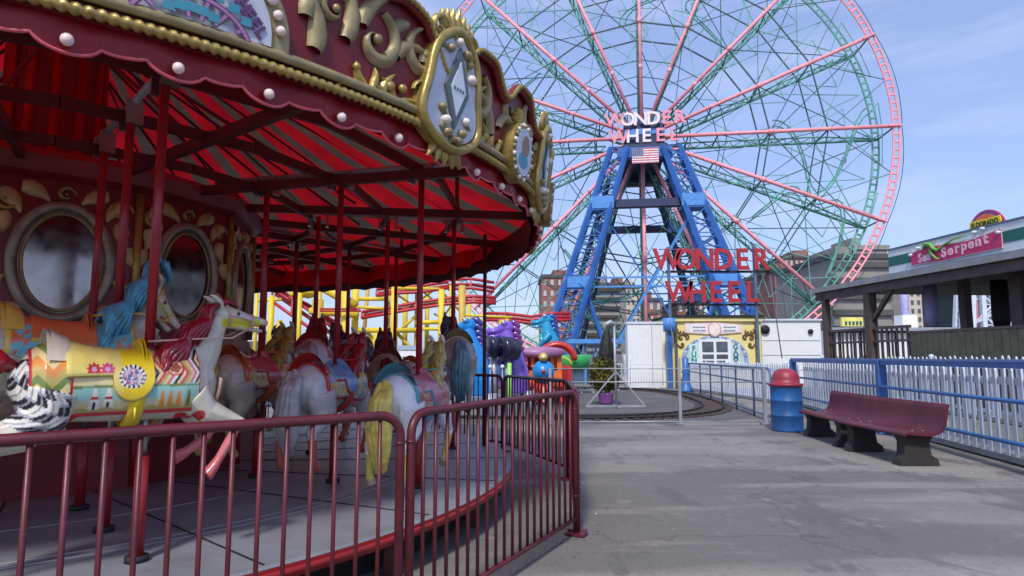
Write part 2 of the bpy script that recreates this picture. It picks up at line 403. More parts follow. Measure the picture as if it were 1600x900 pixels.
# deck ---------------------------------------------------------------
b = MB()
prof = [(1.9, PZ-.02), (1.9, PZ), (4.97, PZ), (4.99, PZ-.012)]
b.lathe(prof, deck_grey, 120, smooth=False, caps=False)
for r in (3.2, 4.0, 4.1): b.lathe([(r-.008, PZ+.001), (r-.008, PZ+.004), (r+.008, PZ+.004), (r+.008, PZ+.001)], galv, 96, caps=False)
for k in range(24):
    a = 2*pi*k/24+.06; b.bar((2.0*cos(a), 2.0*sin(a), PZ+.002), (4.95*cos(a), 4.95*sin(a), PZ+.002), .012, black, h=.006)
b.build('deck', car, local=True)
b = MB(); b.lathe([(4.98, PZ-.015), (5.0, PZ-.015), (5.0, PZ-.085), (4.96, PZ-.09)], edge_red, 120, smooth=False, caps=False)
b.lathe([(5.0, PZ-.03), (5.015, PZ-.03), (5.015, PZ-.07), (5.0, PZ-.07)], edge_red, 120, caps=False)
b.build('deck_edge', car, local=True)
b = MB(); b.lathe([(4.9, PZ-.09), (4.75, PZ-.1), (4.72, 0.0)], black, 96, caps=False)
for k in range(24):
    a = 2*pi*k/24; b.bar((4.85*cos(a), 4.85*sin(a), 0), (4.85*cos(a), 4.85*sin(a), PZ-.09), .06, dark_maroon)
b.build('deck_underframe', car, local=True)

# centre housing -------------------------------------------------------
NH = 12; RH = 2.05
ha0 = radians(-50-15)
b = MB()
hz = [(RH+.18, PZ), (RH+.18, PZ+.62), (RH+.02, PZ+.72), (RH, 1.55), (RH, 2.86), (RH+.10, 2.9), (RH+.16, 3.02), (RH+.05, 3.1), (RH-.1, 3.12)]
b.lathe(hz, maroon, NH, smooth=False, a0=ha0)
b.build('centre_housing', car, local=True)
for k in range(NH):
    a = ha0+2*pi*k/NH
    p = lambda z, e=0: V(((RH+e)*cos(a), (RH+e)*sin(a), z))
    b = MB(); b.tube([p(1.6, .02), p(2.84, .02)], .035, gold, 6); b.build('corner_moulding', car, local=True)
    b = MB(); b.tube([p(PZ+.02, .2), p(PZ+.6, .2)], .03, edge_red, 6); b.build('skirt_moulding', car, local=True)
def hmap(k):
    a = ha0+2*pi*(k+.5)/NH; ap = RH*cos(pi/NH)
    o = V((ap*cos(a), ap*sin(a), 0)); t = V((-sin(a), cos(a), 0)); n = V((cos(a), sin(a), 0))
    return lambda u, v, d=0: o+t*u+V((0, 0, v))+n*d
def oval(cx, cz, a, b_, n=36, egg=0.0):
    return [(cx+a*cos(2*pi*k/n)*(1+egg*sin(2*pi*k/n)), cz+b_*sin(2*pi*k/n)) for k in range(n)]
def stroke(mb, pts, wid, fmap, h, m, d0=0.0):
    """raised carved stroke: ridge section along a 2D path"""
    N = len(pts); vs = []
    for i, (u, v) in enumerate(pts):
        a = pts[max(i-1, 0)]; c = pts[min(i+1, N-1)]
        tx, ty = c[0]-a[0], c[1]-a[1]; L = sqrt(tx*tx+ty*ty) or 1; nx, ny = -ty/L, tx/L
        w = wid[i] if isinstance(wid, list) else wid
        for f, hh in ((-1, 0), (-.62, .75), (0, 1.0), (.62, .75), (1, 0)):
            vs.append(fmap(u+nx*w*f, v+ny*w*f, d0+h*hh*min(1, w/.02+.3)))
    fs = [(i*5+k, i*5+k+1, i*5+k+6, i*5+k+5) for i in range(N-1) for k in range(4)]
    mb.add(vs, fs, m, True)
def scroll(mb, fmap, cx, cz, size, ang, flip, m, h=.03, turns=1.15, d0=0.0, fat=.17):
    pts = []; wd = []
    N = 22
    for i in range(N):
        t = i/(N-1); r = size*(1-t)**0.8*.5+size*.07; th = ang+flip*(turns*2*pi*t)
        pts.append((cx+r*cos(th), cz+r*sin(th))); wd.append(size*fat*(0.35+sin(pi*min(1, t*1.15))*.8)*(1-t*.55))
    stroke(mb, pts, wd, fmap, h, m, d0)
    mb.ball(fmap(cx, cz, d0+h*.5), size*.11, m, 8)
def leaf(mb, fmap, x, z, L, ang, w, m, h=.03, curl=0.6, d0=0.0):
    pts = []; wd = []; N = 9
    for i in range(N):
        t = i/(N-1); a = ang+curl*t
        pts.append((x+L*t*cos(a), z+L*t*sin(a))); wd.append(w*(.35+.95*sin(pi*(t*.85+.12)))*(1-.65*t))
    stroke(mb, pts, wd, fmap, h, m, d0)
housing_gold = mat('housing_gold', (.50, .40, .18), .45, metal=.1, var=.3, vscale=8, dirt=(.2, .15, .07), dscale=9)
frame_silver = mat('mirror_frame_silver', (.30, .28, .22), .4, metal=.4, var=.3, vscale=8, dirt=(.12, .10, .07), dscale=9)
for k in range(NH):
    fr = MB(); gl = MB(); orn = MB()
    f = hmap(k)
    pts = [f(u, v, .02) for u, v in oval(0, 2.18, .34, .47)]
    fr.tube(pts, .045, frame_silver, 6, closed=True)
    fr.tube([f(u, v, .03) for u, v in oval(0, 2.18, .27, .40)], .014, gold_pale, 5, closed=True)
    gl.prism(oval(0, 2.18, .27, .40), f, .004, .016, mirror)
    fr.prism(oval(0, 2.18, .33, .46), f, .001, .01, frame_silver)
    for sx in (-1, 1):
        for (x, z, L, an) in ((.44, 2.72, .22, 200), (.42, 2.55, .2, 250), (.40, 1.72, .22, 130), (.46, 1.9, .18, 95), (.3, 2.78, .22, 180), (.47, 2.35, .2, 270)):
            a = radians(an if sx > 0 else 180-an); leaf(orn, f, x*sx, z, L, a, .065, housing_gold, .03, .5*sx, .004)
        scroll(orn, f, sx*.40, 2.66, .16, 0, sx, gold, .03, d0=.004)
    scroll(orn, f, 0, 2.75, .12, 0, 1, gold, .03, d0=.004)
    fo_ = fr.build('mirror_frame', car, local=True); gl.build('mirror', fo_, local=True); orn.build('housing_ornament', car, local=True)
b = MB()
b.lathe([(.42, 3.0), (.42, 5.7)], maroon, 16, caps=False)
for k in range(12):
    a = 2*pi*k/12+.1; b.bar((.43*cos(a), .43*sin(a), 3.1), (.43*cos(a), .43*sin(a), 5.4), .06, canopy_red)
b.build('mast', car, local=True)

# canopy -----------------------------------------------------------------
NS = 60; RC = 5.24; ZC = 2.98; ZT = 5.7
b = MB()
steps = 7
for k in range(NS):
    a0 = 2*pi*(k-(.28 if k % 2 else 0))/NS; a1 = 2*pi*(k+1-(0 if k % 2 else .28)+(.12 if k % 2 else 0)*0)/NS; m = canopy_red if k % 2 else canopy_cream
    vs = []
    for i in range(steps+1):
        t = i/steps; r = RC+(0.3-RC)*t; z = ZC+(ZT-ZC)*t-.16*sin(pi*t)
        for a in (a0, (a0+a1)/2, a1):
            sag = .02*sin(pi*t) if a not in (a0, a1) else 0
            vs.append((r*cos(a), r*sin(a), z-sag))
    fs = []
    for i in range(steps):
        for j in range(2): fs.append((i*3+j, i*3+j+1, (i+1)*3+j+1, (i+1)*3+j))
    b.add(vs, fs, m, True)
b.build('tent_canopy', car, local=True)
b = MB()
for k in range(18):
    a = 2*pi*k/18+.02; c, s = cos(a), sin(a)
    b.bar((.4*c, .4*s, 3.05), (5.18*c, 5.18*s, 2.93), .05, dark_maroon, h=.085)
    b.bar((.4*c, .4*s, 4.9), (3.3*c, 3.3*s, 3.06), .025, dark_maroon)
    b.bar((.4*c, .4*s, 5.3), (5.15*c, 5.15*s, 3.02), .02, dark_maroon)
    if k % 2 == 0: b.bar((4.4*c, 4.4*s, 3.0), (4.4*c, 4.4*s, 3.4), .04, dark_maroon)
b.build('sweep', car, local=True)
b = MB()
for r, z in ((2.75, 2.98), (3.6, 3.0), (4.45, 3.03)):
    pts = [(r*cos(2*pi*(k+.34)/18), r*sin(2*pi*(k+.34)/18), z) for k in range(18)]
    for i in range(18): b.bar(pts[i], pts[(i+1) % 18], .04, dark_maroon, h=.075)
for k in range(12):   # crank shafts above each rank of horses
    a = radians(-47+30*k); c, s = cos(a), sin(a)
    b.bar((2.2*c, 2.2*s, 3.10), (4.75*c, 4.75*s, 3.06), .05, galv, n=8)
    for r in (2.8, 3.6, 4.4):
        for e in (-.1, .1): b.box(((r+e)*c, (r+e)*s, 3.0), (.03, .10, .16), steel, rz=a)
b.build('ring_beam', car, local=True)

# cornice ------------------------------------------------------------------
RB = 5.30; PA = radians(40)
def cyl(ac, r0=RB, z0=0.0):
    """u metres along the rim from the angle ac, v metres up, d outwards"""
    return lambda u, v, d=0.0: V(((r0+d+.10*(v-2.84))*cos(ac+u/r0), (r0+d+.10*(v-2.84))*sin(ac+u/r0), z0+v))
HALF = RB*PA/2   # 1.9 m
def ztop(u, kind='P'):
    s = abs(u)/HALF*20
    def sm(a, c, x): t = min(1, max(0, (x-a)/(c-a))); return t*t*(3-2*t)
    if kind == 'P':
        z = 3.98-(3.98-3.44)*sm(5.0, 12.0, s)
        return z+.07*math.exp(-((s-14.8)/2.0)**2)-.24*sm(16.5, 19.4, s)
    z = 3.34+.18*math.exp(-((s-16)/2.4)**4)+.19*math.exp(-((s-8.7)/2.6)**4)
    return z-.16*sm(18.3, 19.8, s)
f0 = cyl(0)
def cornice_panel(kind):
    b = MB(); N = 60; rows = 5
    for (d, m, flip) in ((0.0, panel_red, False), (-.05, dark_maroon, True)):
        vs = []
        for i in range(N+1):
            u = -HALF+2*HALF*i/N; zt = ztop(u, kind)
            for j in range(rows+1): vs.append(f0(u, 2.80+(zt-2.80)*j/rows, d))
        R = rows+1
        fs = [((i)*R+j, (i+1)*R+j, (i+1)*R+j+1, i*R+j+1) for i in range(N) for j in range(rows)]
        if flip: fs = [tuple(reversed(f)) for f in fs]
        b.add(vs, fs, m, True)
    vs = []
    for i in range(N+1):
        u = -HALF+2*HALF*i/N; vs += [f0(u, ztop(u, kind), 0), f0(u, ztop(u, kind), -.05)]
    b.add(vs, [(2*i, 2*i+2, 2*i+3, 2*i+1) for i in range(N)], gold)
    return b.mesh('cornice_panel')
cp = {k: cornice_panel(k) for k in 'PQ'}
def rope(mb, path, r, m, pitch=.055, n=8, amp=.3):
    """twisted rope moulding"""
    pts = []; acc = 0; P = [V(p) for p in path]; step = pitch/5
    # resample
    out = [P[0]]; ds = [0.0]; L = 0
    for i in range(len(P)-1):
        d = (P[i+1]-P[i]).length; k = max(1, int(d/step))
        for j in range(1, k+1): out.append(P[i].lerp(P[i+1], j/k)); L += d/k; ds.append(L)
    vs = []; N = len(out)
    for i, p in enumerate(out):
        t = (out[min(i+1, N-1)]-out[max(i-1, 0)]).normalized()
        x = V((0, 0, 1)).cross(t)
        x = x.normalized() if x.length > .05 else V((1, 0, 0)); y = t.cross(x)
        for k in range(n):
            th = 2*pi*k/n; rr = r*(1+amp*cos(2*th-2*pi*ds[i]/pitch))
            vs.append(p+x*rr*cos(th)+y*rr*sin(th))
    mb.add(vs, [(i*n+k, i*n+(k+1) % n, (i+1)*n+(k+1) % n, (i+1)*n+k) for i in range(N-1) for k in range(n)], m, True)
def trim_mesh(kind):
    b = MB()
    top = [f0(-HALF+2*HALF*i/80, ztop(-HALF+2*HALF*i/80, kind)-.01, .03) for i in range(81)]
    b.tube(top, .034, panel_red, 6, caps=False)
    rope(b, [f0(-HALF+2*HALF*i/80, ztop(-HALF+2*HALF*i/80, kind)-.005, .062) for i in range(81)], .017, gold, .04)
    bot = [f0(-HALF+2*HALF*i/24, 2.825, .035) for i in range(25)]
    rope(b, bot, .024, gold, .045)
    b.tube([f0(-HALF+2*HALF*i/24, 2.895, .03) for i in range(25)], (.028), gold_pale, 6, caps=False)
    b.tube([f0(-HALF+2*HALF*i/24, 2.86, .008) for i in range(25)], (.014), dark_maroon, 6, caps=False)
    return b.mesh('cornice_moulding')
tm = {k: trim_mesh(k) for k in 'PQ'}
def ornament_mesh(kind, sx):
    b = MB(); g = gold_pale
    F = lambda u, v, d=0.0: f0(u*sx, v, d)
    if kind == 'P':
        scroll(b, F, 1.20, 3.20, .30, radians(80), -1, g, .04, .9, .004)
        scroll(b, F, 1.58, 3.26, .26, radians(110), 1, g, .035, 1.0, .004)
        leaf(b, F, 1.00, 3.12, .34, radians(60), .055, g, .04, .7, .004)
        leaf(b, F, 1.10, 3.24, .32, radians(85), .05, g, .04, -.6, .004)
        leaf(b, F, 1.36, 3.16, .26, radians(75), .045, g, .035, -.9, .004)
        leaf(b, F, .95, 3.46, .28, radians(60), .05, g, .035, .9, .004)
        leaf(b, F, 1.42, 3.38, .20, radians(190), .04, g, .03, .9, .004)
        leaf(b, F, .82, 3.00, .30, radians(70), .06, g, .04, .6, .004)
        leaf(b, F, .76, 3.15, .36, radians(85), .06, g, .04, -.5, .004)
        scroll(b, F, .92, 3.26, .22, radians(0), 1, g, .035, 1.0, .004)
        leaf(b, F, 1.72, 3.1, .22, radians(100), .035, g, .03, .6, .004)
        cx0 = 1.30
    else:
        scroll(b, F, 1.50, 3.22, .28, radians(100), 1, g, .04, 1.0, .004)
        scroll(b, F, .98, 3.30, .22, radians(60), -1, g, .035, 1.0, .004)
        leaf(b, F, 1.62, 3.06, .34, radians(95), .05, g, .035, .6, .004)
        leaf(b, F, 1.28, 3.02, .34, radians(80), .05, g, .035, -.6, .004)
        leaf(b, F, 1.18, 3.10, .28, radians(110), .045, g, .035, .7, .004)
        leaf(b, F, .56, 2.95, .42, radians(85), .06, g, .04, .4, .004)
        leaf(b, F, .48, 3.1, .34, radians(100), .05, g, .04, -.5, .004)
        leaf(b, F, .66, 3.3, .22, radians(60), .04, g, .03, .7, .004)
        cx0 = 1.36
    for j, (x, an, L) in enumerate(((-.15, 150, .14), (-.1, 60, .13), (-.02, 90, .17), (.06, 110, .14), (.12, 35, .16), (-.2, 175, .16), (.2, 10, .14), (0, 140, .1))):
        leaf(b, F, cx0+x, 2.91, L, radians(an), .03, gold, .035, .5 if j % 2 else -.5, .004)
    for x, z, r in ((.02, 2.97, .035), (.12, 2.99, .03), (-.22, 3.0, .025), (.25, 2.97, .026)):
        b.ball(F(cx0+x, z, .02), r, gold, 8)
    return b.mesh('cornice_ornament')
om = {(k, s): ornament_mesh(k, s) for k in 'PQ' for s in (-1, 1)}
KIND = ['P' if k % 3 == 0 else 'Q' for k in range(9)]
for k in range(9):
    ac = radians(-50.8+40*k); kd = KIND[k]
    inst('cornice_panel', cp[kd], car, rz=ac); inst('cornice_moulding', tm[kd], car, rz=ac)
    for s in (-1, 1): inst('cornice_ornament', om[(kd, s)], car, rz=ac)
# plaques at the panel centres
def arch(w, h, n=30, z0=2.905): return [(w, z0)]+[(w*cos(pi*i/n), z0+h*sin(pi*i/n)**.8) for i in range(n+1)][1:-1]+[(-w, z0)]
def plaque_base():
    b = MB()
    b.prism(arch(.67, .50), f0, .004, .045, gold_pale, gold)
    b.prism([(-.34, 3.3), (.34, 3.3), (.2, 3.62), (.0, 3.76), (-.2, 3.62)], f0, .004, .035, gold_pale, gold)
    return b
pb = plaque_base(); b = pb
b.prism(arch(.575, .415, z0=2.915), f0, .04, .052, plate_blue)
# painted wheel: rim arc, spokes, cabins
def dstroke(pts, w, m, d): 
    N = len(pts); vs = []
    for i, (u, v) in enumerate(pts):
        a = pts[max(i-1, 0)]; c = pts[min(i+1, N-1)]; tx, ty = c[0]-a[0], c[1]-a[1]; L = sqrt(tx*tx+ty*ty) or 1
        nx, ny = -ty/L*w, tx/L*w
        vs += [f0(u+nx, v+ny, d), f0(u-nx, v-ny, d)]
    b.add(vs, [(2*i, 2*i+1, 2*i+3, 2*i+2) for i in range(N-1)], m)
WC = (0.22, 2.80); WR = .27
arc = [(WC[0]+WR*cos(radians(a)), WC[1]+WR*.86*sin(radians(a))) for a in range(26, 155, 4)]
dstroke(arc, .015, purple, .056); dstroke(arc, .008, lilac, .058)
for a in range(38, 150, 20):
    c, s = cos(radians(a)), sin(radians(a)); r0_ = max(.12, (2.925-WC[1])/(.86*s)); P0, P1 = (WC[0]+r0_*c, WC[1]+r0_*.86*s), (WC[0]+.26*c, WC[1]+.22*s)
    if P1[1] > P0[1]: dstroke([P0, P1], .013, purple, .0545); dstroke([P0, P1], .008, lilac, .0572)
for i, a in enumerate(range(30, 152, 14)):
    for rr, mm in ((.315, teal_cab), (.20, teal_cab)):
        c, s = cos(radians(a+ (7 if rr < .25 else 0))), sin(radians(a+(7 if rr < .25 else 0))); x, z = WC[0]+rr*c, WC[1]+rr*.86*s
        if z > 2.945: b.prism([(x-.026, z-.02), (x+.026, z-.02), (x+.022, z+.022), (x-.022, z+.022)], f0, .053, .0585, mm, purple)
def tmap(cx, cz, ang, sc=1.0, d0=.052):
    return lambda u, v, d=0: f0(cx+(u*cos(ang)-v*sin(ang))*sc, cz+(u*sin(ang)+v*cos(ang))*sc, d0+d)
add_text(b, "Deno's", tmap(.17, 3.185, radians(-10)), .155, purple, .006, .006)
add_text(b, "Deno's", tmap(.17, 3.187, radians(-10), .985, .056), .155, trim_pink, .004, .0)
for i, ch in enumerate('WHEEL'):
    t = i/4; add_text(b, ch, tmap(.395+.125*t, 3.10-.135*t, radians(-44)), .082, purple, .006, .003)
for i, ch in enumerate('WONDER'):
    t = i/5; add_text(b, ch, tmap(-.42+.26*t, 3.02+.12*t, radians(25)), .08, purple, .006, .003)
pl = b.mesh('plaque')
def medallion(uc):
    b = MB(); zc = 3.0; F = lambda u, v, d=0.0: f0(u+uc, v, d)
    b.prism(oval(0, zc, .215, .235), F, .0, .10, gold_pale, gold)
    b.prism(oval(0, zc, .165, .185), F, .09, .115, plate_blue)
    for k in range(24):
        a = 2*pi*k/24; b.ball(F(.19*cos(a), zc+.21*sin(a), .105), .02, bulb_m if k % 2 else gold_pale, 6)
    b.prism(oval(.01, zc+.05, .08, .08), F, .112, .12, skin_l); b.prism(oval(-.02, zc-.07, .10, .06), F, .112, .119, teal_cab)
    for j in range(7): leaf(b, F, 0, zc+.2, .16, radians(36+j*18), .03, gold, .03, .3, .04)
    return b.mesh('medallion')
skin_l = mat('portrait_brown', (.35, .2, .15), .6)
md = {s: medallion(s*.86) for s in (-1, 1)}
for k in range(9):
    ac = radians(-50.8+40*k)
    if KIND[k] == 'P':
        o = inst('plaque', pl, car, rz=ac); o['label'] = 'arched pale blue plaque painted with a big wheel, edged in bulbs'
    else:
        for s in (-1, 1): inst('medallion', md[s], car, rz=ac)
bm = MB(); bm.ball((0, 0, 0), .027, bulb_m, 12); bme = bm.mesh('bulb')
bm2 = MB(); bm2.ball((0, 0, 0), .026, bulb_m, 10); bme2 = bm2.mesh('plaque_bulb')
ac = radians(-50.8); F = cyl(ac)
AR = [(.62*cos(pi*i/21), 2.905+.455*sin(pi*i/21)**.8) for i in range(1, 21)]
for (u, v) in AR: inst('plaque_bulb', bme2, car, F(u, v, .06))
# joint cartouches
def cartouche():
    b = MB()
    def leafshape(w, h, n=40, zc=3.125):
        h *= .90
        out = []
        for i in range(n):
            t = 2*pi*i/n; x = w*sin(t); z = cos(t)
            x *= (1-.28*z)*(1-.10*cos(4*t)); out.append((x*1.18, zc+h*z))
        return out
    b.prism(leafshape(.27, .46), f0, .0, .05, gold, gold)
    b.prism(leafshape(.215, .385), f0, .04, .068, plate_blue, gold)
    b.tube([f0(u, v, .065) for u, v in leafshape(.245, .425)], .032, gold, 6, closed=True)
    # diamond mirror
    d = [(0, 3.40), (.125, 3.12), (0, 2.86), (-.125, 3.12)]
    fr_ = mat('slate_frame', (.10, .13, .14), .4)
    b.prism(d, f0, .062, .088, fr_)
    b.prism([(x*.62, 3.12+(z-3.12)*.66) for x, z in d], f0, .08, .094, white_metal)
    for i in range(4):
        x = -.045+.03*i; b.prism([(x-.008, 3.11), (x+.008, 3.11), (x+.008, 3.13), (x-.008, 3.13)], f0, .09, .098, fr_)
    rr = random.Random(3)
    petal = mat('rose_petal', (.75, .66, .6), .5); petal2 = mat('leaf_green_gold', (.2, .22, .08), .5)
    for (x, z) in ((-.02, 3.43), (.07, 3.38), (.11, 3.33), (-.1, 3.36), (-.09, 2.90), (-.13, 2.97), (.09, 2.86), (.0, 2.80), (.12, 2.95), (.05, 2.80), (-.06, 2.83), (.14, 3.24)):
        b.ball(f0(x, z, .08), .032+rr.random()*.012, petal if rr.random() < .55 else gold_pale, 8, (1, 1, .8))
        leaf(b, f0, x, z, .08, rr.random()*6.3, .02, petal2, .02, .4, .068)
    # crown
    for j in range(7):
        leaf(b, f0, -.12+.04*j, 3.50, .17-.02*abs(j-3), radians(90+(3-j)*14), .035, gold, .035, .3*(j-3)/3, .02)
    scroll(b, f0, -.17, 3.48, .14, 0, 1, gold, .04, d0=.02); scroll(b, f0, .17, 3.48, .14, pi, -1, gold, .04, d0=.02)
    for sx in (-1, 1):
        Fx = lambda u, v, d=0.0: f0(u*sx, v, d)
        scroll(b, Fx, .27, 3.02, .13, 0, 1, gold, .04, d0=.01); leaf(b, Fx, .24, 2.85, .2, radians(100), .04, gold_pale, .03, -.5, .01)
        leaf(b, Fx, .28, 3.2, .16, radians(100), .04, gold_pale, .03, .5, .01)
    for j in range(5): leaf(b, f0, -.1+.05*j, 2.76, .13, radians(-90+(j-2)*18), .035, gold, .03, 0, .02)
    return b.mesh('cartouche')
cm = cartouche()
for k in range(9):
    inst('cartouche', cm, car, rz=radians(-30.8+40*k))
    if KIND[k] == 'Q': inst('cartouche', cm, car, rz=radians(-50.8+40*k))
# valance with scallops and bulbs
def valance():
    b = MB(); N = 80*20; per = radians(4.5); a_b = radians(-53.3)
    vs = []; lowf = []; low = []
    for i in range(N+1):
        a = a_b+per*i/20-per/2; ph = (i % 20)/20
        q_ = abs(ph-.5)
        zb = 2.70-.045*max(0, 1-(q_/.27)**2)**.6 if q_ < .27 else 2.715-.02*max(0, 1-((q_-.5)/.22)**2)**.5
        r = 5.27+.012*sin(2*pi*ph)
        vs += [(r*cos(a), r*sin(a), 2.85), (r*cos(a), r*sin(a), (2.85+zb)/2), ((r-.01)*cos(a), (r-.01)*sin(a), zb)]
        low.append(V((r*cos(a), r*sin(a), zb)))
    b.add(vs, [(3*i+j, 3*i+j+1, 3*(i+1)+j+1, 3*(i+1)+j) for i in range(N) for j in range(2)], valance_red, False)
    b.tube(low, .009, trim_pink, 5, caps=False)
    b.build('valance', car, local=True)
    # dark lining board hung behind it
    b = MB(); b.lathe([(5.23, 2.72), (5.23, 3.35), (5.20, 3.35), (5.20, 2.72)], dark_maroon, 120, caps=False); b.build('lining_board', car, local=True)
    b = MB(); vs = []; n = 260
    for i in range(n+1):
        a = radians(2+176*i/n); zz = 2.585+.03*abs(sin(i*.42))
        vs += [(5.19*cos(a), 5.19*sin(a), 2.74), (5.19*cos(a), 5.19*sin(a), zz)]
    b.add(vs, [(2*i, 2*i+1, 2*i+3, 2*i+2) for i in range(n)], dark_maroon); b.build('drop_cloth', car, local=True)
valance()
for k in range(80):
    a = radians(-53.3+4.5*k); inst('bulb', bme, car, (5.30*cos(a), 5.30*sin(a), 2.70))
for aa in (14.9, 134.9, 194.9):
    a = radians(aa); b = MB(); b.tube([(4.82*cos(a), 4.82*sin(a), PZ), (4.82*cos(a), 4.82*sin(a), 2.95)], .022, dark_maroon, 8); b.build('rim_post', car, local=True)
# draped cloth swag along the inner rim at the far right
def swag():
    b = MB(); n = 60
    vs = []
    for i in range(n+1):
        a = radians(20+70*i/n); 
        for j in range(6):
            t = j/5; r = 5.14-.25*t+.05*sin(i*.9+t*2); z = 3.0-.28*t-.06*abs(sin(i*pi/10))*t
            vs.append((r*cos(a), r*sin(a), z))
    b.add(vs, [(i*6+j, i*6+j+1, (i+1)*6+j+1, (i+1)*6+j) for i in range(n) for j in range(5)], canopy_red, True)
    b.build('fabric_swag', car, local=True)
swag()

# ------------------------------------------------------------------ HORSES
def horse_base(pose, voxel):
    b = MB(); m = white_paint; S = (0, 1, 0)
    T = [(-.57, .03, .03, .05), (-.55, .03, .075, .08), (-.51, .03, .125, .14), (-.44, .025, .165, .185), (-.34, .02, .172, .19), (-.22, .0, .16, .178),
         (-.08, -.01, .158, .175), (.06, -.005, .162, .18), (.18, .0, .165, .19), (.28, .015, .155, .19), (.35, .03, .125, .165), (.40, .04, .085, .12), (.43, .05, .04, .06)]
    b.tube([(x, 0, z) for x, z, _, _ in T], [(a, c) for _, _, a, c in T], m, 20, side=S)
    b.tube([(.20, 0, .02), (.30, 0, .13), (.37, 0, .24), (.41, 0, .34), (.44, 0, .42)], [(.12, .17), (.10, .15), (.08, .115), (.066, .09), (.058, .072)], m, 16, side=S)
    b.tube([(.39, 0, .44), (.44, 0, .455), (.50, 0, .45), (.58, 0, .435), (.66, 0, .42), (.74, 0, .408), (.79, 0, .40), (.81, 0, .395)],
           [(.03, .04), (.06, .075), (.066, .082), (.056, .066), (.043, .05), (.038, .040), (.036, .034), (.02, .02)], m, 16, side=S)
    b.tube([(.50, 0, .39), (.60, 0, .365), (.69, 0, .345), (.755, 0, .335), (.775, 0, .34)], [(.045, .04), (.034, .028), (.026, .018), (.024, .016), (.01, .01)], m, 12, side=S)
    for s in (-1, 1):
        b.tube([(.45, s*.04, .50), (.43, s*.05, .55), (.39, s*.058, .585), (.355, s*.06, .60)], [.02, .026, .018, .006], m, 8)
        b.ball((.56, s*.055, .465), .018, m, 8)
        b.ball((.775, s*.028, .415), .016, m, 8)
        # shoulder and thigh masses
        b.ball((.26, s*.10, -.02), .12, m, 12, (.9, .55, 1.3))
        b.ball((-.40, s*.10, -.02), .15, m, 12, (.95, .6, 1.25))
    def leg(P, R): b.tube(P, R, m, 10, side=S)
    if pose == 'gallop':
        leg([(.27, -.10, -.05), (.36, -.11, -.15), (.49, -.12, -.19), (.57, -.12, -.21), (.52, -.12, -.31), (.45, -.12, -.41), (.42, -.12, -.45), (.37, -.12, -.50)], [.10, .075, .05, .045, .032, .028, .034, .042])
        leg([(.27, .10, -.05), (.34, .11, -.17), (.44, .12, -.22), (.50, .12, -.25), (.43, .12, -.33), (.34, .12, -.38), (.30, .12, -.40), (.24, .12, -.42)], [.10, .075, .05, .045, .032, .028, .034, .042])
        leg([(-.40, -.10, -.02), (-.44, -.12, -.16), (-.56, -.12, -.20), (-.70, -.12, -.22), (-.80, -.12, -.31), (-.87, -.12, -.39), (-.91, -.12, -.42), (-.96, -.12, -.45)], [.14, .11, .07, .045, .032, .028, .034, .042])
        leg([(-.40, .10, -.02), (-.40, .12, -.18), (-.50, .12, -.26), (-.62, .12, -.30), (-.70, .12, -.40), (-.76, .12, -.48), (-.80, .12, -.51), (-.86, .12, -.53)], [.14, .11, .07, .045, .032, .028, .034, .042])
    else:
        leg([(.27, -.10, -.05), (.33, -.11, -.2), (.42, -.11, -.26), (.46, -.11, -.29), (.42, -.11, -.40), (.36, -.11, -.50), (.34, -.11, -.54), (.30, -.11, -.57)], [.10, .07, .048, .045, .032, .028, .034, .042])
        leg([(.27, .10, -.05), (.34, .11, -.17), (.44, .11, -.20), (.51, .11, -.23), (.47, .11, -.33), (.40, .11, -.42), (.37, .11, -.46), (.32, .11, -.48)], [.10, .07, .048, .045, .032, .028, .034, .042])
        leg([(-.40, -.10, -.02), (-.36, -.12, -.18), (-.42, -.12, -.28), (-.52, -.12, -.34), (-.49, -.12, -.46), (-.47, -.12, -.55), (-.45, -.12, -.59), (-.42, -.12, -.63)], [.14, .11, .068, .045, .034, .028, .034, .042])
        leg([(-.40, .10, -.02), (-.38, .12, -.18), (-.46, .12, -.26), (-.58, .12, -.31), (-.58, .12, -.43), (-.58, .12, -.52), (-.57, .12, -.56), (-.55, .12, -.60)], [.14, .11, .068, .045, .034, .028, .034, .042])
    return remesh(b, voxel, 3)
def tor(x):
    """torso half width, half height and centre height at x"""
    K = [(-.57, .05, .05, .05), (-.51, .13, .145, .03), (-.44, .172, .19, .025), (-.34, .18, .195, .02), (-.22, .168, .185, 0), (-.08, .165, .182, -.01), (.06, .17, .187, -.005), (.18, .175, .197, 0), (.28, .165, .198, .015), (.35, .135, .172, .03), (.43, .06, .08, .05)]
    for i in range(len(K)-1):
        if x <= K[i+1][0]:
            t = (x-K[i][0])/(K[i+1][0]-K[i][0]); t = max(0, min(1, t)); return [K[i][j]+(K[i+1][j]-K[i][j])*t for j in (1, 2, 3)]
    return K[-1][1:]
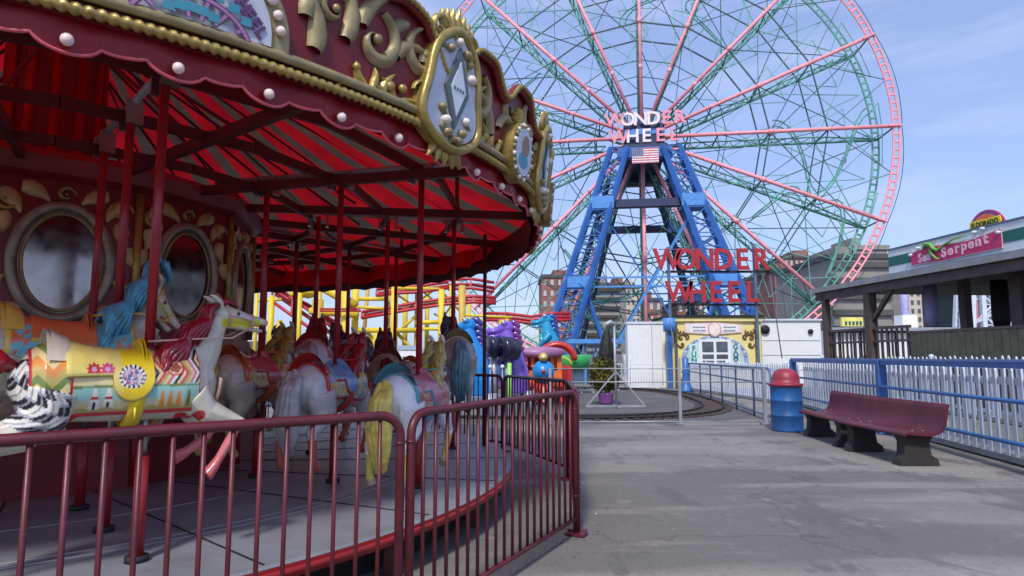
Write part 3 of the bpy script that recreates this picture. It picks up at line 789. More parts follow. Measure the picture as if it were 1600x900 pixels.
def drape(x0, x1, amax, colf, off=.012, nx=90, na=60):
    """cloth wrapped over the back. amax(x): lowest angle from the top"""
    b = MB(); vs = []; cols = []
    for layer in (0, 1):
        for i in range(nx+1):
            x = x0+(x1-x0)*i/nx; w_, h_, zc = tor(x); am = amax(x)
            for j in range(na+1):
                a = -am+2*am*j/na; o = off if layer == 0 else -.02
                if layer == 0 and (j in (0, na) or i in (0, nx)): o = off*.3
                sh = 1.10 if abs(a) > 1.2 else 1.0+.10*max(0, abs(a)-.5)/.7
                y = (w_*sh+o)*sin(a); z = zc+(h_+o)*cos(a)
                vs.append((x, y, z)); cols.append(colf(x, z, abs(a), am, i/nx, j/na))
    R = na+1; L = (nx+1)*R; fs = []
    for i in range(nx):
        for j in range(na): fs.append((i*R+j, i*R+j+1, (i+1)*R+j+1, (i+1)*R+j))
    b.add(vs, fs, painted, True)
    for i in range(nx):
        b.f.append([i*R, (i+1)*R, L+(i+1)*R, L+i*R]); b.f.append([(i+1)*R+na, i*R+na, L+i*R+na, L+(i+1)*R+na]); b.m += [0, 0]; b.sm += [False, False]
    for j in range(na):
        b.f.append([j+1, j, L+j, L+j+1]); b.f.append([nx*R+j, nx*R+j+1, L+nx*R+j+1, L+nx*R+j]); b.m += [0, 0]; b.sm += [False, False]
    b.cols = cols
    return b
painted = mat('painted_fibreglass', (1, 1, 1), .28, var=.07, vscale=7, coat=.35, attr='paint', dirt=(.22, .19, .13), dscale=6, damt=.35)
def lerp3(a, c, t): return tuple(a[i]+(c[i]-a[i])*t for i in range(3))
RED_ = (.55, .015, .03); YEL = (.80, .55, .06); CRM = (.74, .60, .28); WHT = (.78, .76, .68); BLK = (.015, .015, .02); GRN = (.16, .24, .06)
ORG = (.75, .27, .06); TEA = (.32, .60, .55); PNK = (.70, .16, .25); LAV = (.5, .35, .5); BRN = (.28, .12, .05); MUS = (.52, .40, .10)
def main_blanket_col(x, z, a, am, ti, tj):
    hem = am-a
    if hem < .17 or x > .262: return RED_
    if x < -.33:                                    # zigzag cloth at the back
        if x < -.49 or abs(x+.33) < .012: return RED_
        q = z-.035*abs(((x*17) % 2)-1)*2
        k = int(math.floor((q+.4)/.045)) % 4
        return (GRN, MUS, ORG, CRM)[k]
    if z < .015:                                    # painted plain with tents and trees
        t = (z+.13)/.145
        col = TEA if t > .5 else lerp3(CRM, TEA, max(0, t*2-.4))
        for cx in (-.235, -.175):
            if 0.15 < t < .95 and abs(x-cx) < .028*(1-t)+.004:
                col = WHT if abs(x-cx) > .006 or t > .4 else BLK
                if abs(t-.55) < .05: col = RED_
        for cx in (.07, .11, .15, .20):
            if 0.1 < t < .75 and abs(x-cx) < .016*(1-t*.8): col = ORG if cx < .18 else GRN
        if t < .2+.06*sin(x*60): col = (.45, .38, .12)
        if abs(z-.008) < .006: col = GRN
        return col
    if x > .0:                                      # chevrons and a star medallion
        d = sqrt((x-.13)**2+(z-.10)**2)
        if d < .045:
            an = atan2(z-.10, x-.13); rr = .018+.014*abs(cos(an*2.5))
            return (.35, .08, .03) if d < rr else ((.85, .55, .35) if d < .036 else RED_)
        q = (x+.5*abs(((z*14) % 2)-1)*.09)
        return (PNK, WHT, BLK, CRM, (.6, .05, .1), MUS, CRM)[int((q+1)/.016) % 7]
    return CRM
def main_saddle_col(x, z, a, am, ti, tj):
    d = sqrt((x+.07)**2+(z-.03)**2)
    if am-a < .10: return MUS
    dd = sqrt((x+.075)**2+(z-.055)**2)
    if dd < .062:
        n = noise.noise(V((x*60, z*60, 3))); an = atan2(z-.055, x+.075)
        if dd > .045: return BLK if sin(an*16) > .1 else WHT
        return (.12, .13, .3) if n < -.2 else (LAV if n < .1 else (WHT if n < .3 else (.45, .05, .12)))
    for cx, c in ((-.245, RED_), (-.185, (.6, .05, .2))):
        e = sqrt((x-cx)**2+(z-.095)**2); an = atan2(z-.095, x-cx)
        if e < .012: return LAV
        if e < .030+.005*sin(an*9): return c
    return (.86, .62, .02) if x > -.12 else (.78, .62, .16)
def ang_at(x, zt):
    w_, h_, zc = tor(x); return math.acos(max(-1, min(1, (zt-zc)/h_)))
def build_mane(m):
    b = MB(); rr = random.Random(5); N = 15
    for i in range(N):
        t = i/(N-1)
        bx = .44-.31*t**1.1; bz = .525-.34*t
        for s in (-1, 1):
            for e in range(2):
                L = .18+.12*sin(pi*(t*.8+.15))+rr.uniform(-.02, .03)
                y0 = s*(.012+.02*e)
                pts = []; R = []
                for j in range(8):
                    q = j/7
                    pts.append((bx-L*.62*q-.03*sin(q*5+i)+.01*e, y0+s*(.115*sin(min(1, q*1.2)*pi/2)*(.55+.6*t)+.008*sin(q*9+i)), bz+.035*sin(q*pi)-L*1.0*q**1.4))
                    R.append(((.026-.012*q)*(1 if j else .6), .022-.010*q))
                b.tube(pts, R, m, 7)
    # forelock
    for s in (-1, 0, 1):
        b.tube([(.43, s*.02, .52), (.48, s*.03, .56), (.53, s*.03, .545), (.575, s*.035, .51)], [.022, .026, .018, .005], m, 7)
    return b
def build_tail(m, pose):
    b = MB(); rr = random.Random(9)
    for i in range(11):
        a = 2*pi*i/11; ox, oy = .028*cos(a), .035*sin(a)
        if pose == 'gallop': P = [(-.53, oy*.3, .10), (-.60, oy, .13+ox), (-.70, oy*1.6, .06+ox), (-.78, oy*2, -.08+ox), (-.84, oy*1.8, -.22+ox), (-.92, oy*1.2, -.30+ox)]
        else: P = [(-.53, oy*.3, .10), (-.60, oy, .12+ox), (-.66+ox, oy*1.7, .02), (-.67+ox*1.4, oy*2.1, -.16), (-.65+ox, oy*1.9, -.34), (-.63+ox*.6, oy, -.50)]
        P = [V(p)+V((0, rr.uniform(-.008, .008), rr.uniform(-.01, .01))) for p in P]
        b.tube(P, [.018, .03, .036, .036, .028, .008], m, 7)
    return b
BASE = {('gallop', 1): horse_base('gallop', .0065), ('gallop', 0): horse_base('gallop', .012), ('stand', 0): horse_base('stand', .012), ('stand', 1): horse_base('stand', .009)}
def body_paint(sc, pose, hi):
    bc = sc['body']; hoof = sc['hoof']; sock = sc.get('sock', bc); chk = sc.get('cheek', bc)
    def fn(p):
        x, y, z = p
        n = noise.noise(V((x*5, y*5, z*5)))
        c = lerp3(bc, tuple(k*.72 for k in bc), max(0, n)*.9)
        if pose == 'gallop':
            hf = (x > .2 and z < -.395 and x < .47) or x < -.88 or (x < -.78 and z < -.49)
            sk = (x > .2 and z < -.24) or (x < -.72 and z < -.25)
        else:
            hf = (x > .2 and z < -.52) or (x > .2 and y > 0 and z < -.44) or (x < 0 and z < -.565)
            sk = (x > .2 and z < -.32) or (x < 0 and z < -.38)
        if hf: return hoof
        if sk: return sock
        if x > .44 and z < .425 and x < .74 and z > .36 and sc.get('cheek'): return chk
        if x > .765: return (.25, .12, .12) if abs(z-.372) < .012 else lerp3(c, (.6, .3, .28), .4)
        if x > .62 and abs(z-.372) < .014: return (.35, .05, .05)
        if abs(y) > .045 and (x-.565)**2+(z-.463)**2 < .00022: return BLK
        if sc.get('feathers'):
            if x < -.33 and z < .17 and z > -.30 and x > -.72:
                d = sqrt((x+.34)**2+(z-.17)**2); an = atan2(z-.17, x+.34)
                if d < .40 and an < -1.45+.0 and an > -3.0:
                    k = an*11+3*sin(d*17); u = abs((k % 2)-1)
                    tip = (d*9+int(k/2)*.37) % 1
                    if u < .16: return (.3, .3, .33)
                    return BLK if tip > .60 else (WHT if tip < .5 else (.35, .38, .45))
            if .10 < x < .40:
                if sqrt(((x-.205)/.045)**2+((z+.175+.3*(x-.2))/.028)**2) < 1 or sqrt(((x-.285)/.035)**2+((z+.165)/.03)**2) < 1: return RED_
            if -.40 < x < -.28 and sqrt(((x+.335)/.06)**2+((z+.155-.5*(x+.335))/.024)**2) < 1: return RED_
        return c
    return fn
def add_horse(ang, r, zb, sc, pose, label, hi=0, main=False, bx=0.0, ms=1.0):
    a = radians(ang); x, y = CX+r*cos(a), CY+r*sin(a)
    root = thing('carousel_horse', (x, y, PZ), label, 'carousel horse', 'carousel horses on their poles', rz=a+pi/2)
    H = zb-PZ
    b = MB()
    b.tube([(0, 0, 0), (0, 0, .03)], .06, black, 12)
    b.tube([(0, 0, .03), (0, 0, min(.55, H-.22))], .034, edge_red, 12)
    b.tube([(0, 0, min(.55, H-.22)), (0, 0, H-.10)], .022, steel, 10)
    b.tube([(0, 0, H+.12), (0, 0, H+.21)], .034, steel, 10); b.tube([(0, 0, H+.2), (0, 0, 2.72)], .027, pole_red, 10)
    b.build('pole', root, local=True)
    me = paint(BASE[(pose, hi)], body_paint(sc, pose, hi), painted, 'horse_body')
    me = warp(me, main)
    body = inst('horse_body', me, root, (bx, 0, H))
    key = (sc['name'], pose, main)
    if key not in HP:
        mm = mat('mane_'+sc['name'], sc['mane'], .32, var=.35, vscale=14, coat=.3, dirt=tuple(k*.4 for k in sc['mane']), dscale=12, damt=.6)
        tm_ = mat('tail_'+sc['name'], sc['tail'], .32, var=.35, vscale=14, coat=.3)
        mane = build_mane(mm).mesh('mane'); tail = build_tail(tm_, pose).mesh('tail')
        if main:
            bl = drape(-.5, .27, lambda x: ang_at(x, -.045) if x < -.335 else ang_at(x, -.135), main_blanket_col, .012, 260, 130)
            sd = drape(-.36, .03, lambda x: ang_at(x, (.05 if x < -.16 else .05-.12*sqrt(max(0, 1-((x+.07)/.10)**2)))), main_saddle_col, .028, 150, 100)
        else:
            B1, B2, B3 = sc['blanket'], sc['trim'], sc['saddle']
            def bc_(x, z, a_, am, ti, tj):
                if am-a_ < .16 or ti < .05 or ti > .95: return B2
                if noise.noise(V((x*22, z*22, 1.5))) > .18: return B3
                return B1 if z > .0 else lerp3(B1, WHT, .3)
            bl = drape(-.42, .24, lambda x: ang_at(x, -.10-.02*sin(x*8)), bc_, .012, 60, 44)
            sd = drape(-.30, .03, lambda x: ang_at(x, .06 if x < -.14 else .06-.11*sqrt(max(0, 1-((x+.06)/.10)**2))), lambda x, z, a_, am, ti, tj: B2 if am-a_ < .1 else B3, .028, 50, 40)
        sd.cols = list(sd.cols)
        # cantle and pommel: raised ends of the saddle
        def lip(x, h, lean, n=16):
            vs = []; w_, h_, zc = tor(x)
            for i in range(n+1):
                a_ = -1.0+2.0*i/n
                k = cos(a_*pi/2.1)
                for j in range(4):
                    t = j/3
                    vs.append((x+lean*t+(.018 if j == 1 else 0), (w_+.02+h*.2*t)*sin(a_), zc+(h_+.02)*cos(a_)+h*k*t))
            return vs, [(i*4+j, i*4+j+1, (i+1)*4+j+1, (i+1)*4+j) for i in range(n) for j in range(3)]
        cc = (.86, .62, .02) if main else sc['saddle']
        c2 = (.72, .6, .45) if main else sc['trim']
        for (xx, hh, ln, c_) in ((-.33, .085, -.09, c2), (-.02, .07, .02, cc), (-.35, .08, -.09, c2), (-.035, .065, .02, cc)):
            vs, fs = lip(xx, hh, ln); sd.add(vs, fs, painted, True); sd.cols += [c_]*len(vs)
        # girth strap and stirrup
        st = MB(); gm = mat('girth_'+sc['name'], (.78, .58, .02) if main else sc['trim'], .35, coat=.3)
        for s in (-1, 1):
            w_, h_, zc = tor(-.035)
            vs_ = []
            for q in [1.45+.16*j for j in range(11)]:
                for dx_, o_ in ((-.05, .0), (-.045, .02), (-.01, .028), (.025, .02), (.03, .0)):
                    vs_.append((-.035+dx_, s*(w_*1.1+o_)*sin(q), zc+(h_+o_)*cos(q)))
            st.add(vs_, [(i_*5+k_, i_*5+k_+1, i_*5+k_+6, i_*5+k_+5) for i_ in range(10) for k_ in range(4)], gm, True)
            st.tube([(-.06, s*(w_+.05), -.10), (-.06, s*(w_+.055), -.16)], .007, gm, 5)
        # bridle
        br = MB(); bmtl = mat('bridle_'+sc['name'], sc.get('bridle', sc['trim']), .35, coat=.3)
        def ring(x, z, ry, rz_, tilt): 
            return [(x+tilt*sin(q)*rz_, ry*cos(q), z+rz_*sin(q)) for q in [2*pi*j/16 for j in range(16)]]
        br.tube(ring(.68, .405, .047, .055, .1), .008, bmtl, 6, closed=True)
        br.tube(ring(.50, .45, .070, .088, -.15), .009, bmtl, 6, closed=True)
        for s in (-1, 1):
            br.tube([(.50, s*.068, .45), (.59, s*.056, .432), (.68, s*.047, .405)], .007, bmtl, 6)
            br.tube([(.70, s*.046, .38), (.50, s*.12, .27), (.28, s*.14, .26), (.02, s*.05, .24)], .007, bmtl, 6)
        br.tube([(.43, y_, z_) for y_, z_ in [(.13*cos(q), .04+.15*sin(q)) for q in [pi+pi*j/10 for j in range(11)]]], .012, bmtl, 6)
        HP[key] = [(n__, warp(m__, main)) for n__, m__ in [('mane', mane), ('tail', tail), ('blanket', bl.mesh('blanket')), ('saddle', sd.mesh('saddle')), ('girth', st.mesh('girth')), ('bridle', br.mesh('bridle'))]]
    for n_, me_ in HP[key]: inst(n_, me_, root, (bx, 0, H), scale=((1.0, 1.15, ms) if n_ == 'mane' and ms != 1 else None))
    return root
HP = {}
def warp(me, main):
    me = me.copy()
    for v in me.vertices:
        x, y, z = v.co
        if x > .2: x = .2+(x-.2)*.80
        if z > .25: z = .25+(z-.25)*(.76 if main else .86)
        if not main:
            t = (x-.34)/.10; t = max(0, min(1, t)); t = t*t*(3-2*t)
            k = max(0, min(1, (z-.16)/.12))
            a = radians(42)*t*k; dx, dz = x-.36, z-.42
            x, z = .36+dx*cos(a)+dz*sin(a), .42-dx*sin(a)+dz*cos(a)
            if k > 0: x -= .05*t*k
        v.co = (x, y, z)
    me.update(); return me
S_main = dict(name='main', body=(.66, .62, .50), hoof=(.55, .10, .11), sock=(.60, .16, .18), cheek=(.62, .62, .05), mane=(.26, .006, .018), tail=(.30, .01, .02), blanket=CRM, trim=RED_, saddle=YEL, feathers=True, bridle=(.7, .42, .32))
S_blue = dict(name='blue', body=(.52, .47, .36), hoof=BRN, mane=(.07, .33, .46), tail=(.07, .33, .46), blanket=(.12, .5, .55), trim=(.75, .5, .08), saddle=(.68, .16, .05))
S_gold = dict(name='gold', body=(.52, .48, .40), hoof=MUS, sock=(.5, .44, .3), mane=(.30, .21, .035), tail=(.42, .36, .05), blanket=(.60, .48, .18), trim=(.50, .10, .03), saddle=(.50, .07, .10))
S_red = dict(name='red', body=(.58, .58, .60), hoof=(.5, .08, .05), sock=(.52, .12, .08), mane=(.28, .015, .02), tail=(.42, .42, .44), blanket=(.62, .48, .12), trim=(.55, .03, .03), saddle=(.16, .34, .58))
S_out = dict(name='out', body=(.80, .82, .86), hoof=(.45, .36, .22), sock=(.66, .54, .10), mane=(.42, .34, .10), tail=(.68, .56, .12), blanket=(.48, .14, .10), trim=(.10, .32, .40), saddle=(.52, .16, .24))
S_grey = dict(name='grey', body=(.36, .34, .34), hoof=(.2, .16, .14), sock=(.3, .28, .3), mane=(.04, .05, .07), tail=(.10, .22, .28), blanket=(.12, .3, .36), trim=(.35, .28, .15), saddle=(.2, .12, .1))
S_brown = dict(name='brown', body=(.34, .27, .20), hoof=BLK, mane=(.05, .012, .015), tail=(.07, .02, .02), blanket=(.3, .24, .14), trim=(.25, .05, .04), saddle=(.24, .15, .08))
add_horse(-47, 4.4, 1.245, S_main, 'gallop', 'large white galloping carousel horse with glossy red mane and yellow saddle nearest the camera', 1, True, -.04)
add_horse(-47, 3.6, 1.42, S_blue, 'gallop', 'raised carousel horse with turquoise mane and orange saddle behind the big white horse', 0, bx=-.16, ms=1.3)
add_horse(-47, 2.8, 1.22, S_brown, 'gallop', 'dark brown carousel horse half hidden behind the turquoise maned horse', 0)
add_horse(-17, 4.4, 1.05, S_out, 'stand', 'white carousel horse with yellow tail and socks low by the deck edge', 1)
add_horse(-17, 3.6, 1.13, S_red, 'stand', 'grey white carousel horse with dark red mane and red socks in the middle row', 0)
add_horse(-17, 2.8, 1.20, S_gold, 'stand', 'pale carousel horse with golden brown mane just right of the big white horse nose', 0)
add_horse(13, 4.4, 1.42, S_grey, 'stand', 'grey carousel horse with slate blue tail raised high, beyond the yellow tailed horse', 0)
add_horse(13, 3.6, 1.22, S_brown, 'stand', 'brown carousel horse with near black mane between two poles beyond the red maned horse', 0)
add_horse(13, 2.8, 1.38, S_red, 'gallop', 'red maned galloping carousel horse on the inner row in the shade of the far side', 0)
add_horse(43, 4.4, 1.12, S_gold, 'stand', 'far side carousel horse with golden mane nearest the far barrier fence', 0)
add_horse(43, 3.6, 1.40, S_grey, 'gallop', 'far side dark grey galloping carousel horse in the middle row', 0)
add_horse(43, 2.8, 1.15, S_blue, 'gallop', 'far side carousel horse with turquoise mane low on the inner row', 0)
add_horse(-77, 4.4, 1.1, S_red, 'stand', 'red maned grey carousel horse nearest the camera off to the left', 0)
add_horse(-77, 3.6, 1.4, S_gold, 'gallop', 'gold maned carousel horse high beside the mirrored housing to the left', 0)
add_horse(73, 4.4, 1.4, S_brown, 'gallop', 'brown carousel horse farthest round the outer row', 0)
add_horse(73, 3.6, 1.15, S_out, 'stand', 'white yellow tailed carousel horse farthest round the middle row', 0)

# ------------------------------------------------------------------ BARRIER FENCE ROUND THE CAROUSEL
def barrier(p0, p1, label):
    p0 = V((*p0, 0)); p1 = V((*p1, 0)); d = (p1-p0); L = d.length; a = atan2(d.y, d.x)
    root = thing('barrier_fence', p0, label, 'fence', 'maroon barrier panels around the carousel', rz=a)
    H = 1.12; e = .035; rr = .11
    b = MB()
    pts = [(e, 0, 0)]+[(e, 0, H-rr)]+[(e+rr-rr*cos(q), 0, H-rr+rr*sin(q)) for q in [pi/2*j/6 for j in range(1, 7)]]
    pts += [(L-e-rr+rr*sin(q), 0, H-rr+rr*cos(q)) for q in [pi/2*j/6 for j in range(7)]]+[(L-e, 0, 0)]
    b.tube(pts, .023, fence_red, 8)
    b.tube([(e, 0, .13), (L-e, 0, .13)], .017, fence_red, 8)
    for x in (e, L-e):
        b.box((x, 0, .012), (.09, .16, .02), fence_red)
        b.tube([(x, 0, .98), (x, 0, .99)], .027, fence_red, 8); b.tube([(x, 0, .3), (x, 0, .31)], .027, fence_red, 8)
    b.build('frame', root, local=True)
    n = int((L-.2)/.108); 
    b = MB()
    for i in range(1, n+1):
        x = e+(L-2*e)*i/(n+1); b.tube([(x, 0, .13), (x, 0, H-.012)], .0105, fence_red, 6)
    b.build('pickets', root, local=True)
    return root
RF = 5.72
fv = [(CX+RF*cos(radians(-15.1+23.3*k)), CY+RF*sin(radians(-15.1+23.3*k))) for k in range(-4, 10)]
flabels = {-4: 'maroon barrier panel beyond the left picture edge', -3: 'maroon barrier panel curving in from the left edge behind the first', -2: 'maroon barrier panel in front of the big white horse', -1: 'maroon barrier panel running from the white horse to the walkway corner', 0: 'maroon barrier panel just past the walkway corner in front of the train', 1: 'maroon barrier panel below the blue dragon head',
 2: 'far maroon barrier panel behind the yellow tailed horse'}
for i, k in enumerate(range(-4, 9)):
    barrier(fv[i], fv[i+1], flabels.get(k, 'far maroon barrier panel, number %s counted leftwards from the yellow tailed horse' % ('one', 'two', 'three', 'four', 'five', 'six', 'seven', 'eight')[k-3]))
# ------------------------------------------------------------------ WONDER WHEEL
WZ = 19.7; RW = 20.1; WD = 3.4
wh = thing('ferris_wheel', (10.9, 52, 0), 'giant pink and green lattice ferris wheel on blue A-frame towers against the sky', 'ferris wheel', rz=radians(-8))
def wp(r, a, y): return V((r*cos(a), y, WZ+r*sin(a)))
NA = 16
def ang(k): return 2*pi*k/NA
def ladder_rim(r0, r1, y, m, name, w0):
    b = MB(); N = NA*8
    for r, ww in ((r0, w0), (r1, w0)): b.tube([wp(r, 2*pi*i/N, y) for i in range(N)], ww, m, 5, closed=True, smooth=False)
    for i in range(NA*12):
        a = 2*pi*i/(NA*12); b.bar(wp(r0, a, y), wp(r1, a, y), w0*1.6, m)
    b.build(name, wh, local=True)
ladder_rim(RW-.46, RW, 0, wheel_pink, 'front_rim', .085)
ladder_rim(RW-.7, RW-.2, WD, wheel_green, 'rear_rim', .085)
b = MB(); N = NA*8
b.tube([wp(RW+.28+.14*abs(sin(NA/2*2*pi*i/N)), 2*pi*i/N, .2) for i in range(N)], .028, wheel_dark, 4, closed=True, smooth=False)
b.build('outer_cable', wh, local=True)
for k in range(NA):
    a = ang(k)
    b = MB(); b.tube([wp(1.3, a, 0), wp(RW-.3, a, 0)], .155, wheel_pink, 6)
    b.tube([wp(10.1, a, -.0), wp(10.6, a, 0)], .21, wheel_pink, 6); b.tube([wp(6.0, a, 0), wp(6.4, a, 0)], .17, wheel_pink, 6)
    b.bar(wp(RW-.9, a, 0), wp(RW+.1, a, 0), .5, wheel_pink, h=.12)
    b.build('front_spoke', wh, local=True)
    b = MB(); b.tube([wp(1.3, a, WD), wp(RW-.4, a, WD)], .12, wheel_green, 6)
    b.tube([wp(3, a, WD*.55), wp(14.5, a, WD*.55), wp(RW-.4, a, WD*.9)], .075, wheel_green, 5)
    # lacing between the front and rear spokes
    st = 15; 
    for j in range(st):
        ra = 3+(RW-3.5)*j/st; rb = 3+(RW-3.5)*(j+.5)/st; rc = 3+(RW-3.5)*(j+1)/st
        b.bar(wp(ra, a, WD*.55), wp(rb, a, WD), .05, wheel_green); b.bar(wp(rb, a, WD), wp(rc, a, WD*.55), .05, wheel_green)
    b.build('rear_spoke', wh, local=True)
    # ties in depth
    b = MB()
    for r in (3.8, 6.2, 10.3, 14.8, RW-.3):
        b.bar(wp(r, a, 0), wp(r, a, WD), .09, wheel_dark)
    b.bar(wp(3.8, a, 0), wp(6.2, a, WD), .05, wheel_dark); b.bar(wp(6.2, a, 0), wp(10.3, a, WD), .05, wheel_dark); b.bar(wp(10.3, a, WD), wp(14.8, a, 0), .05, wheel_dark)
    b.build('depth_tie', wh, local=True)
b = MB()
for i, (r, w_) in enumerate(((4.0, .06), (6.9, .04), (10.3, .07), (14.8, .06))):
    for k in range(NA):
        for y in (0.15, WD):
            b.bar(wp(r, ang(k), y), wp(r, ang(k+1), y), w_*1.5, wheel_dark)
for k in range(NA):        # wind bracing
    a0, a1 = ang(k), ang(k+1)
    b.bar(wp(10.3, a0, WD), wp(RW-.5, a1, WD), .07, wheel_dark); b.bar(wp(10.3, a1, 0.15), wp(RW-.5, a0, WD), .055, wheel_dark)
    b.bar(wp(4.0, a0, .15), wp(10.3, a1, WD), .055, wheel_dark); b.bar(wp(10.3, a0, 0.15), wp(14.8, a1, WD), .05, wheel_dark)
    b.bar(wp(14.8, a0, .1), wp(RW-.4, (a0+a1)/2, 0), .05, wheel_dark); b.bar(wp(14.8, a1, .1), wp(RW-.4, (a0+a1)/2, 0), .05, wheel_dark)
    for y in (.1, WD):
        c = wp(14.8, a0, y); 
for k in range(NA):
    a0, a1 = ang(k), ang(k+1)
    b.bar(wp(6.4, a0, .15), wp(10.3, a1, .15), .05, wheel_green); b.bar(wp(6.4, a1, WD), wp(10.3, a0, WD), .05, wheel_green)
    b.bar(wp(14.8, a1, WD), wp(RW-.5, a0, WD), .06, wheel_green); b.bar(wp(14.8, a0, WD), wp(RW-.5, a1, WD), .06, wheel_green)
    b.bar(wp(10.3, a0, WD*.5), wp(RW-1.5, (a0+a1)/2, WD*.7), .06, wheel_green); b.bar(wp(10.3, a1, WD*.5), wp(RW-1.5, (a0+a1)/2, WD*.7), .06, wheel_green)
b.build('wind_bracing', wh, local=True)
for k in range(NA):       # light green cross lacing and rods between neighbouring spokes
    b = MB(); a0, a1 = ang(k), ang(k+1)
    for r0, r1 in ((8.3, 12.5), (12.5, 16.8), (16.8, RW-.5)):
        for y in (WD*.55,):
            b.bar(wp(r0, a0, y), wp(r1, a0+(a1-a0)*.35, y), .055, wheel_green); b.bar(wp(r0, a1, y), wp(r1, a1-(a1-a0)*.35, y), .055, wheel_green)
            b.bar(wp(r1, a0, y), wp(r1, a0+(a1-a0)*.35, y), .05, wheel_green); b.bar(wp(r1, a1, y), wp(r1, a1-(a1-a0)*.35, y), .05, wheel_green)
    b.build('lacing', wh, local=True)
# snaking tracks of the inner cars
for k in range(8):
    b = MB()
    a = ang(2*k)+.1
    for off in (0, .55):
        pts = []
        for i in range(15):
            t = i/14; r = 11.2+7.6*t; da = .36*sin(pi*t)*(1 if k % 2 else -1)+.10*sin(3*pi*t)+off/r
            pts.append(wp(r, a+da, WD*.55))
        b.tube(pts, .065, wheel_green, 4, smooth=False)
        for i in range(0, 14, 1): b.bar(pts[i], pts[i]+V((0, .5, 0)), .04, wheel_green)
    c = a+.19
    for q in range(10):
        t0, t1 = q/10*2*pi, (q+1)/10*2*pi
        o = wp(10.3, ang(2*k), WD*.5)
        b.bar(o+V((.85*cos(t0), 0, .85*sin(t0))), o+V((.85*cos(t1), 0, .85*sin(t1))), .06, wheel_green)
    for q in range(6):
        t0 = q/6*2*pi; b.bar(o, o+V((.8*cos(t0), 0, .8*sin(t0))), .04, wheel_green)
    b.build('inner_track', wh, local=True)
b = MB()
def ycyl(mb, r, y0, y1, m, n=20): 
    mb.tube([(0, y0, WZ), (0, y1, WZ)], r, m, n)
ycyl(b, .35, -2.4, 5.8, wheel_dark); ycyl(b, 1.45, -.15, .15, wheel_pink); ycyl(b, 1.45, WD-.15, WD+.15, wheel_green); ycyl(b, .9, -1.8, -.2, tower_navy)
b.build('hub', wh, local=True)
# towers
def lattice_leg(mb, p0, p1, w0, w1, m, m2, nseg):
    p0 = V(p0); p1 = V(p1)
    C = []
    for i in range(nseg+1):
        t = i/nseg; c = p0.lerp(p1, t); w_ = (w0+(w1-w0)*t)/2
        C.append([c+V((sx*w_, sy*w_, 0)) for sx, sy in ((-1, -1), (1, -1), (1, 1), (-1, 1))])
    for k in range(4): mb.bar(C[0][k], C[-1][k], .30, m)
    for i in range(nseg):
        for k in range(4):
            a, b_ = k, (k+1) % 4
            if i % 2: a, b_ = b_, a
            mb.bar(C[i][a], C[i+1][b_], .10, m2)
            mb.bar(C[i+1][k], C[i+1][(k+1) % 4], .07, m2)
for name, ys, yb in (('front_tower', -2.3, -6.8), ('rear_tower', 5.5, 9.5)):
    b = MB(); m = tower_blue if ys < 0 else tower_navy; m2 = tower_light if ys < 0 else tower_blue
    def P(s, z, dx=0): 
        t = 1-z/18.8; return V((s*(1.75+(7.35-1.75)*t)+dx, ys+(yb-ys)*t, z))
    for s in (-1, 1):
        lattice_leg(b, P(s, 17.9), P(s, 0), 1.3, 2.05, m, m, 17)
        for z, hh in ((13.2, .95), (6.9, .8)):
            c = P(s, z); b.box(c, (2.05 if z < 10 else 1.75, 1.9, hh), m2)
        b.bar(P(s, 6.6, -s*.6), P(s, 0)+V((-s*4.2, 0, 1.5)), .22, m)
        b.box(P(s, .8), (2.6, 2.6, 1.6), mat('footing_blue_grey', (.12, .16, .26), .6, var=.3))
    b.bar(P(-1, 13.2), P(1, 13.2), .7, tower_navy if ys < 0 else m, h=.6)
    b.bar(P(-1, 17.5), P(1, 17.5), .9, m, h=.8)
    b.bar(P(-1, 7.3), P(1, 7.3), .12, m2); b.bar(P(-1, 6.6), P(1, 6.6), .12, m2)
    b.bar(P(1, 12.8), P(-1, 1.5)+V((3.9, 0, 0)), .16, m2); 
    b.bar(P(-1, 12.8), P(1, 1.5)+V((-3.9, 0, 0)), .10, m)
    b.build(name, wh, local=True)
b = MB()
b.box((0, 1.6, 18.05), (3.5, 9.2, .25), tower_navy)
for y_ in (-1.9, 5.2): b.box((0, y_, 19.0), (.9, .8, 1.9), tower_blue)
b.box((0, -2.0, 19.0), (3.2, 1.2, 1.9), tower_navy)
b.box((0, -2.63, 19.3), (3.1, .06, .45), tower_light); b.box((0, -2.63, 18.0), (5.4, .3, .2), tower_navy)
for x in (-2.5, -1.3, 0, 1.3, 2.5): b.bar((x, -2.7, 17.9), (x, -2.7, 20.7), .07, tower_navy)
b.build('hub_platform', wh, local=True)
hub_letters = mat('hub_letter_white', (.80, .70, .74), .5); hub_red = mat('hub_letter_red', (.78, .28, .34), .5)
b = MB()
def put_letters(mb, s, x0, x1, z, size, y, mats_, dep=.12, bold=.02, wid=1.0, m=None):
    n = len(s)
    for i, ch in enumerate(s):
        x = x0+(x1-x0)*i/(n-1)
        F = plane_map((x, y, z), (1, 0, 0), (0, 0, 1), (0, -1, 0))
        add_text(mb, ch, F, size, mats_[i] if isinstance(mats_, list) else mats_, dep, bold, wid)
H_, R_ = hub_letters, hub_red
put_letters(b, 'WONDER', -2.3, 2.75, 20.2, 1.5, -2.85, [R_, H_, H_, H_, R_, R_], bold=.03)
put_letters(b, 'WHEEL', -2.0, 2.3, 18.8, 1.5, -2.85, [R_, H_, H_, R_, R_], bold=.03)
b.build('sign_letters', wh, local=True)
